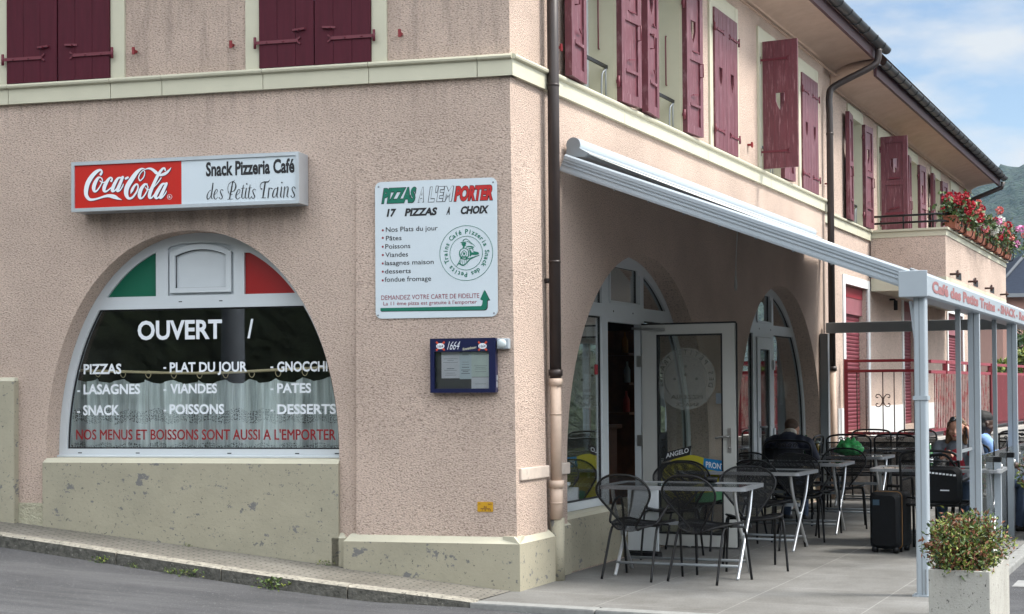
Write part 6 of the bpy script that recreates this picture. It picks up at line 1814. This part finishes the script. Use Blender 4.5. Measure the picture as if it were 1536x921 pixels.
rg = thing('red_gate', 'red iron gate with two top rails and a scroll ornament before the roller shutters', 'gate', I4)
m = Mesh(); X = lambda n, z: GB(11.48, n, z)
pass
for n in (0, 1.13): child(Mesh().bar(X(n, .81), X(n, 1.93), .05, .05, 0, (1,0,0)), 'gate_post', M_rred, rg)
for z in (1.90, 1.755, .86): child(Mesh().bar(X(.026, z), X(1.104, z), .035, .04), 'rail', M_rred, rg)
for n in (.16, .29, .53, .69, .83, .97): child(Mesh().tube([X(n, .86), X(n, 1.75)], .008, 6), 'baluster', M_rust, rg)
m = Mesh(); c_ = (.53, 1.33)
for sy in (1, -1):
    for sx in (1, -1):
        pts = [X(c_[0] + sx*a, c_[1] + sy*b) for a, b in ((0, .0), (.02, .05), (.05, .085), (.085, .085), (.10, .06), (.085, .04), (.068, .05))]
        m.tube(catmull(pts, 4), .007, 6)
m.tube([X(c_[0], c_[1]-.03), X(c_[0], c_[1]+.03)], .016, 6); child(m, 'scroll_ornament', M_rust, rg)
rf = thing('red_fence', 'long red fence of rails, posts, slats and solid panels running behind the awning posts', 'fence', I4)
def F(t, z, o=0.0): return GB(t, 1.17 + (t - 11.6) * .0504 + o, z)
for z in (1.885, 1.735, .90): child(Mesh().bar(F(11.6, z), F(34, z), .04, .045), 'rail', M_rredl, rf)
for i in range(12):
    t = 12.6 + i * 1.75; m = Mesh(); m.bar(F(t, .80, .0), F(t, 1.9, .0), .06, .06, 0, (1,0,0)); child(m, 'post', M_rred, rf)
for i in range(36):
    t = 11.75 + i * .115
    child(Mesh().box(-.02, .02, -.008, .008, .92, 1.71, 0, Matrix.Translation(F(t, 0, .035)) @ Matrix.Rotation(math.atan2(vb.y, vb.x), 4, 'Z')), 'slat', M_bar, rf)
for i in range(10):
    t = 15.95 + i * 1.75; m = Mesh(); m.bar(F(t, 1.315, .04), F(t + 1.68, 1.315, .04), .02, .80); child(m, 'panel', M_panel, rf)

def on_ray(px, py, depth):
    return Vector(((px - 768) / 2300 * depth, depth - DIST, EYE + (577 - py) / 2300 * depth))
# neighbouring house
hp = on_ray(1505, 450, 66)
hs = thing('neighbour_house', 'distant pink house with a blue slate hipped roof beyond the balcony', 'house', Matrix.Translation((hp.x, hp.y, 0)) @ Matrix.Rotation(R(-8), 4, 'Z'))
m = Mesh(); m.box(0, 12, 0, 9, -.1, 5.4); child(m, 'wall', mat('house_pink', (.42, .24, .19), .9, var=.06), hs)
m = Mesh(); m.add([(-.6,-.6,5.42),(12.6,-.6,5.42),(12.6,9.6,5.42),(-.6,9.6,5.42),(1.3,1.8,7.35),(10.7,1.8,7.35),(10.7,7.2,7.35),(1.3,7.2,7.35)], [(0,1,5,4),(1,2,6,5),(2,3,7,6),(3,0,4,7),(4,5,6,7),(0,3,2,1)])
rfm = child(m, 'roof', mat('blue_slate', (.022, .028, .042), .9, spec=.1, var=.2, vscale=6, stretch=(1, 1, 6)), hs)
m = Mesh(); m.tube([(-.55,-.55,5.46),(1.35,1.75,7.38)], .07, 6); m.tube([(12.55,-.55,5.46),(10.65,1.75,7.38)], .07, 6); child(m, 'ridge', mat('ridge_lead', (.06,.068,.08), .7), rfm)
m = Mesh(); m.box(-.65, 12.65, -.72, -.60, 5.30, 5.46); m.box(-.72, -.60, -.65, 9.65, 5.30, 5.46); child(m, 'gutter', mat('far_gutter', (.16, .17, .18), .6), rfm)
for i in range(3):
    for z in (1.2, 3.9):
        x = 1.0 + i * 3.6
        m = Mesh(); m.box(x-.1, x+1.1, -.04, -.001, z-.1, z+1.0); w_ = child(m, 'window', mat('far_trim', (.34,.36,.38), .7) if 'far_trim' not in bpy.data.materials else bpy.data.materials['far_trim'], hs)
        m = Mesh(); m.box(x+.02, x+.48, -.05, -.041, z, z+.9); m.box(x+.52, x+.98, -.05, -.041, z, z+.9); child(m, 'pane', mat('far_glass', (.03,.04,.05), .1) if 'far_glass' not in bpy.data.materials else bpy.data.materials['far_glass'], w_)
# garden wall and hedge in front of it
gp = on_ray(1474, 560, 44)
m = Mesh(); m.box(0, 30, 0, .3, -.1, 1.75); m.box(0, 30, -.03, .33, 1.751, 1.85)
tag(m.build('garden_wall', mat('dark_garden_wall', (.05, .055, .06), .9, var=.3, vscale=2), None, Matrix.Translation((gp.x, gp.y, 0))), 'dark grey garden wall under the yellow green hedge in the distance', 'wall')
random.seed(31)
def leafy_mass(name, label, cat, origin, size, n, sz, mats, w, trunk=None, group=None, kind=None):
    root = thing(name, label, cat, Matrix.Translation(origin), group)
    fol = Mesh(); L = Vector(size)
    cl = [(Vector((random.uniform(-1,1)*L.x*.8, random.uniform(-1,1)*L.y*.7, random.uniform(.15,1)*L.z)), random.uniform(.25,.5)*min(L.x, L.z, 1.6)) for _ in range(max(10, int(L.x*4)))]
    for i in range(n):
        c_, r_ = random.choice(cl); v = rnd_dir()*r_*random.uniform(.55, 1.05); p = c_ + v
        leaf_quad(fol, p, v + rnd_dir()*r_, sz*random.uniform(.6,1.4), random.choices(range(len(mats)), w)[0], .7)
    if trunk:
        m = Mesh(); m.tube([(0,0,-trunk), (.05,0,0), (0,.05,L.z*.5)], [.16,.12,.05], 8)
        for k in range(7):
            c_ = random.choice(cl)[0]; m.tube([(0,0,L.z*.1*k/3), c_*.6, c_], [.06,.04,.015], 6)
        child(m, 'trunk', M_twig, root)
    else:
        m = Mesh()
        for c_, r_ in cl: m.tube([(c_.x, c_.y, -.3), c_], [.03,.012], 5)
        child(m, 'stems', M_twig, root)
    fol.build('crown' if trunk else 'foliage', mats, root, None, fix=False)
    return root
hp2 = on_ray(1500, 545, 43)
leafy_mass('hedge', 'yellow green clipped hedge above the dark garden wall, seen between the awning posts', 'hedge', (hp2.x + 5.0, hp2.y + .6, 1.6), (6.2, .5, .75), 5200, .14, [M_leafy, M_leaf], [.65, .35])
tpz = on_ray(1560, 500, 52)
leafy_mass('garden_tree', 'round green garden tree at the right edge beside the distant pink house', 'tree', (tpz.x + .6, tpz.y, 2.0), (2.0, 1.8, 2.6), 5000, .18, [M_leaf, M_leafy, M_leafd], [.5, .2, .3], 2.0)
# wooded hillside
m = Mesh(); vs = []; NX, NY = 220, 60
for j in range(NY + 1):
    for i in range(NX + 1):
        x = 20 + 520 * i / NX; y = 420 + 560 * j / NY
        f_ = j / NY
        ridge = 92 + 26 * math.sin((x - 210) / 95) + 14 * math.sin(x / 37 + 1) - 18 * math.exp(-((x - 178) / 16) ** 2)
        h = ridge * (1 - (1 - min(1, f_ * 1.25)) ** 2.0) * (1 if f_ < .8 else 1 - (f_ - .8) * 1.2)
        b_ = noise.noise(Vector((x * .07, y * .07, 0))) * 5 + noise.noise(Vector((x * .22, y * .22, 3))) * 3
        vs.append((x + noise.noise(Vector((x*.2, y*.2, 9)))*3, y, max(-1, h + b_ * min(1, f_ * 6)) - 2))
m.add(vs, [(j*(NX+1)+i, j*(NX+1)+i+1, (j+1)*(NX+1)+i+1, (j+1)*(NX+1)+i) for j in range(NY) for i in range(NX)], 0, True)
hill = srf(m.build('hillside', mat('woodland', (.016, .029, .016), .95, var=.75, vscale=.16, bump=1.0, bscale=.35, bdist=4.0)))
# unseen wooded bank, added to block low sky and darken the glass reflections
m = Mesh(); vs = []; NA_, NR = 120, 12
for i in range(NA_ + 1):
    az = R(38 + 275 * i / NA_)
    edge = min(1, i / 6, (NA_ - i) / 6) * (.45 if i < 45 else min(1, .45 + (i - 45) * .04))
    for j in range(NR + 1):
        f_ = j / NR; r = 21 + 60 * f_ ** 1.3
        x, y = r * math.sin(az), r * math.cos(az) - 2
        h = (9.0 * (1 - (1 - min(1, f_ * 3.2)) ** 2.2) + 10 * f_) * edge
        h += noise.noise(Vector((x * .35, y * .35, 1))) * 2.0 * min(1, f_ * 8) + noise.noise(Vector((x * .09, y * .09, 5))) * 3 * min(1, f_ * 5)
        vs.append((x, y, h - .6 + road_z(x, y)))
m.add(vs, [(i*(NR+1)+j, (i+1)*(NR+1)+j, (i+1)*(NR+1)+j+1, i*(NR+1)+j+1) for i in range(NA_) for j in range(NR)], 0, True)
srf(m.build('unseen_light_bank', mat('bank_greenery', (.03, .042, .02), .95, var=.6, vscale=.6, bump=1.0, bscale=2.5, bdist=.5)))

# valley air
hz = Mesh(); hz.box(-1405, 1405, -1405, 1405, -6, 170)
hz = hz.build('haze', [])
hm = bpy.data.materials.new('valley_haze'); hm.use_nodes = True; hn = hm.node_tree; hn.nodes.clear()
ho = hn.nodes.new('ShaderNodeOutputMaterial'); hv = hn.nodes.new('ShaderNodeVolumePrincipled')
hv.inputs['Color'].default_value = (.42, .66, 1.0, 1); hv.inputs['Density'].default_value = .00011
hn.links.new(hv.outputs[0], ho.inputs['Volume'])
hz.data.materials.append(hm); hz['kind'] = 'stuff'

# what shows of the bar through the open door
bc = thing('bar_counter', 'dim wooden bar counter and back shelf of bottles, seen through the open doorway', 'counter', upright(GB(5.6, -2.6, .02), 0))
wd_ = mat('bar_wood', (.22, .085, .035), .5, var=.3, vscale=6)
m = Mesh(); m.box(-.3, .3, -1.2, 1.5, 0, 1.05); m.box(-.36, .34, -1.25, 1.55, 1.051, 1.10); child(m, 'counter', wd_, bc, bevel=.01)
m = Mesh(); m.box(.9, 1.2, -1.2, 1.5, 0, 2.2)
for z in (1.2, 1.55, 1.9): m.box(.70, .899, -1.2, 1.5, z, z + .03)
child(m, 'back_shelf', wd_, bc)
random.seed(8)
cols_ = [mat('bottle_amber', (.40, .14, .02), .2), mat('bottle_clear', (.5, .52, .5), .15), mat('carton_yellow', (.55, .36, .03), .5), mat('carton_red', (.45, .05, .03), .5)]
for z in (1.231, 1.581, 1.931):
    for k in range(8):
        y = -1.1 + k * .32 + random.uniform(-.05, .05)
        o = Mesh().lathe([(0, 0), (.04, 0), (.04, .15), (.015, .20), (.015, .25), (0, .25)], 10).build('shelf_bottle', random.choice(cols_), bc, T(.8, y, z))

# street lamp added out of view, only for its reflection in the shop window
sl_ = thing('unseen_street_lamp', 'wide grey lamp pole added out of view across the road, mirrored in the arched window', 'street lamp', Matrix.Translation((-6.2, -4.15, .05)))
m = Mesh(); m.tube([(0, 0, 0), (0, 0, 1.2), (0, 0, 7.5)], [.17, .15, .10], 18); m.tube([(0, 0, 0), (0, 0, .35)], .20, 18); child(m, 'pole', mat('lamp_pole', (.36, .40, .46), .5, var=.1, vscale=4), sl_)
m = Mesh(); m.tube(catmull([(0, 0, 7.4), (.1, .3, 7.8), (.4, 1.2, 8.0)], 6), .05, 8); child(m, 'arm', M_alup, sl_)
m = Mesh(); m.hexa([(.30,1.1,7.92),(.55,1.15,7.92),(.70,1.8,7.98),(.50,1.85,7.98),(.34,1.1,8.1),(.52,1.15,8.1),(.66,1.8,8.08),(.53,1.83,8.08)]); child(m, 'lamp_head', M_alup, sl_, bevel=.02)
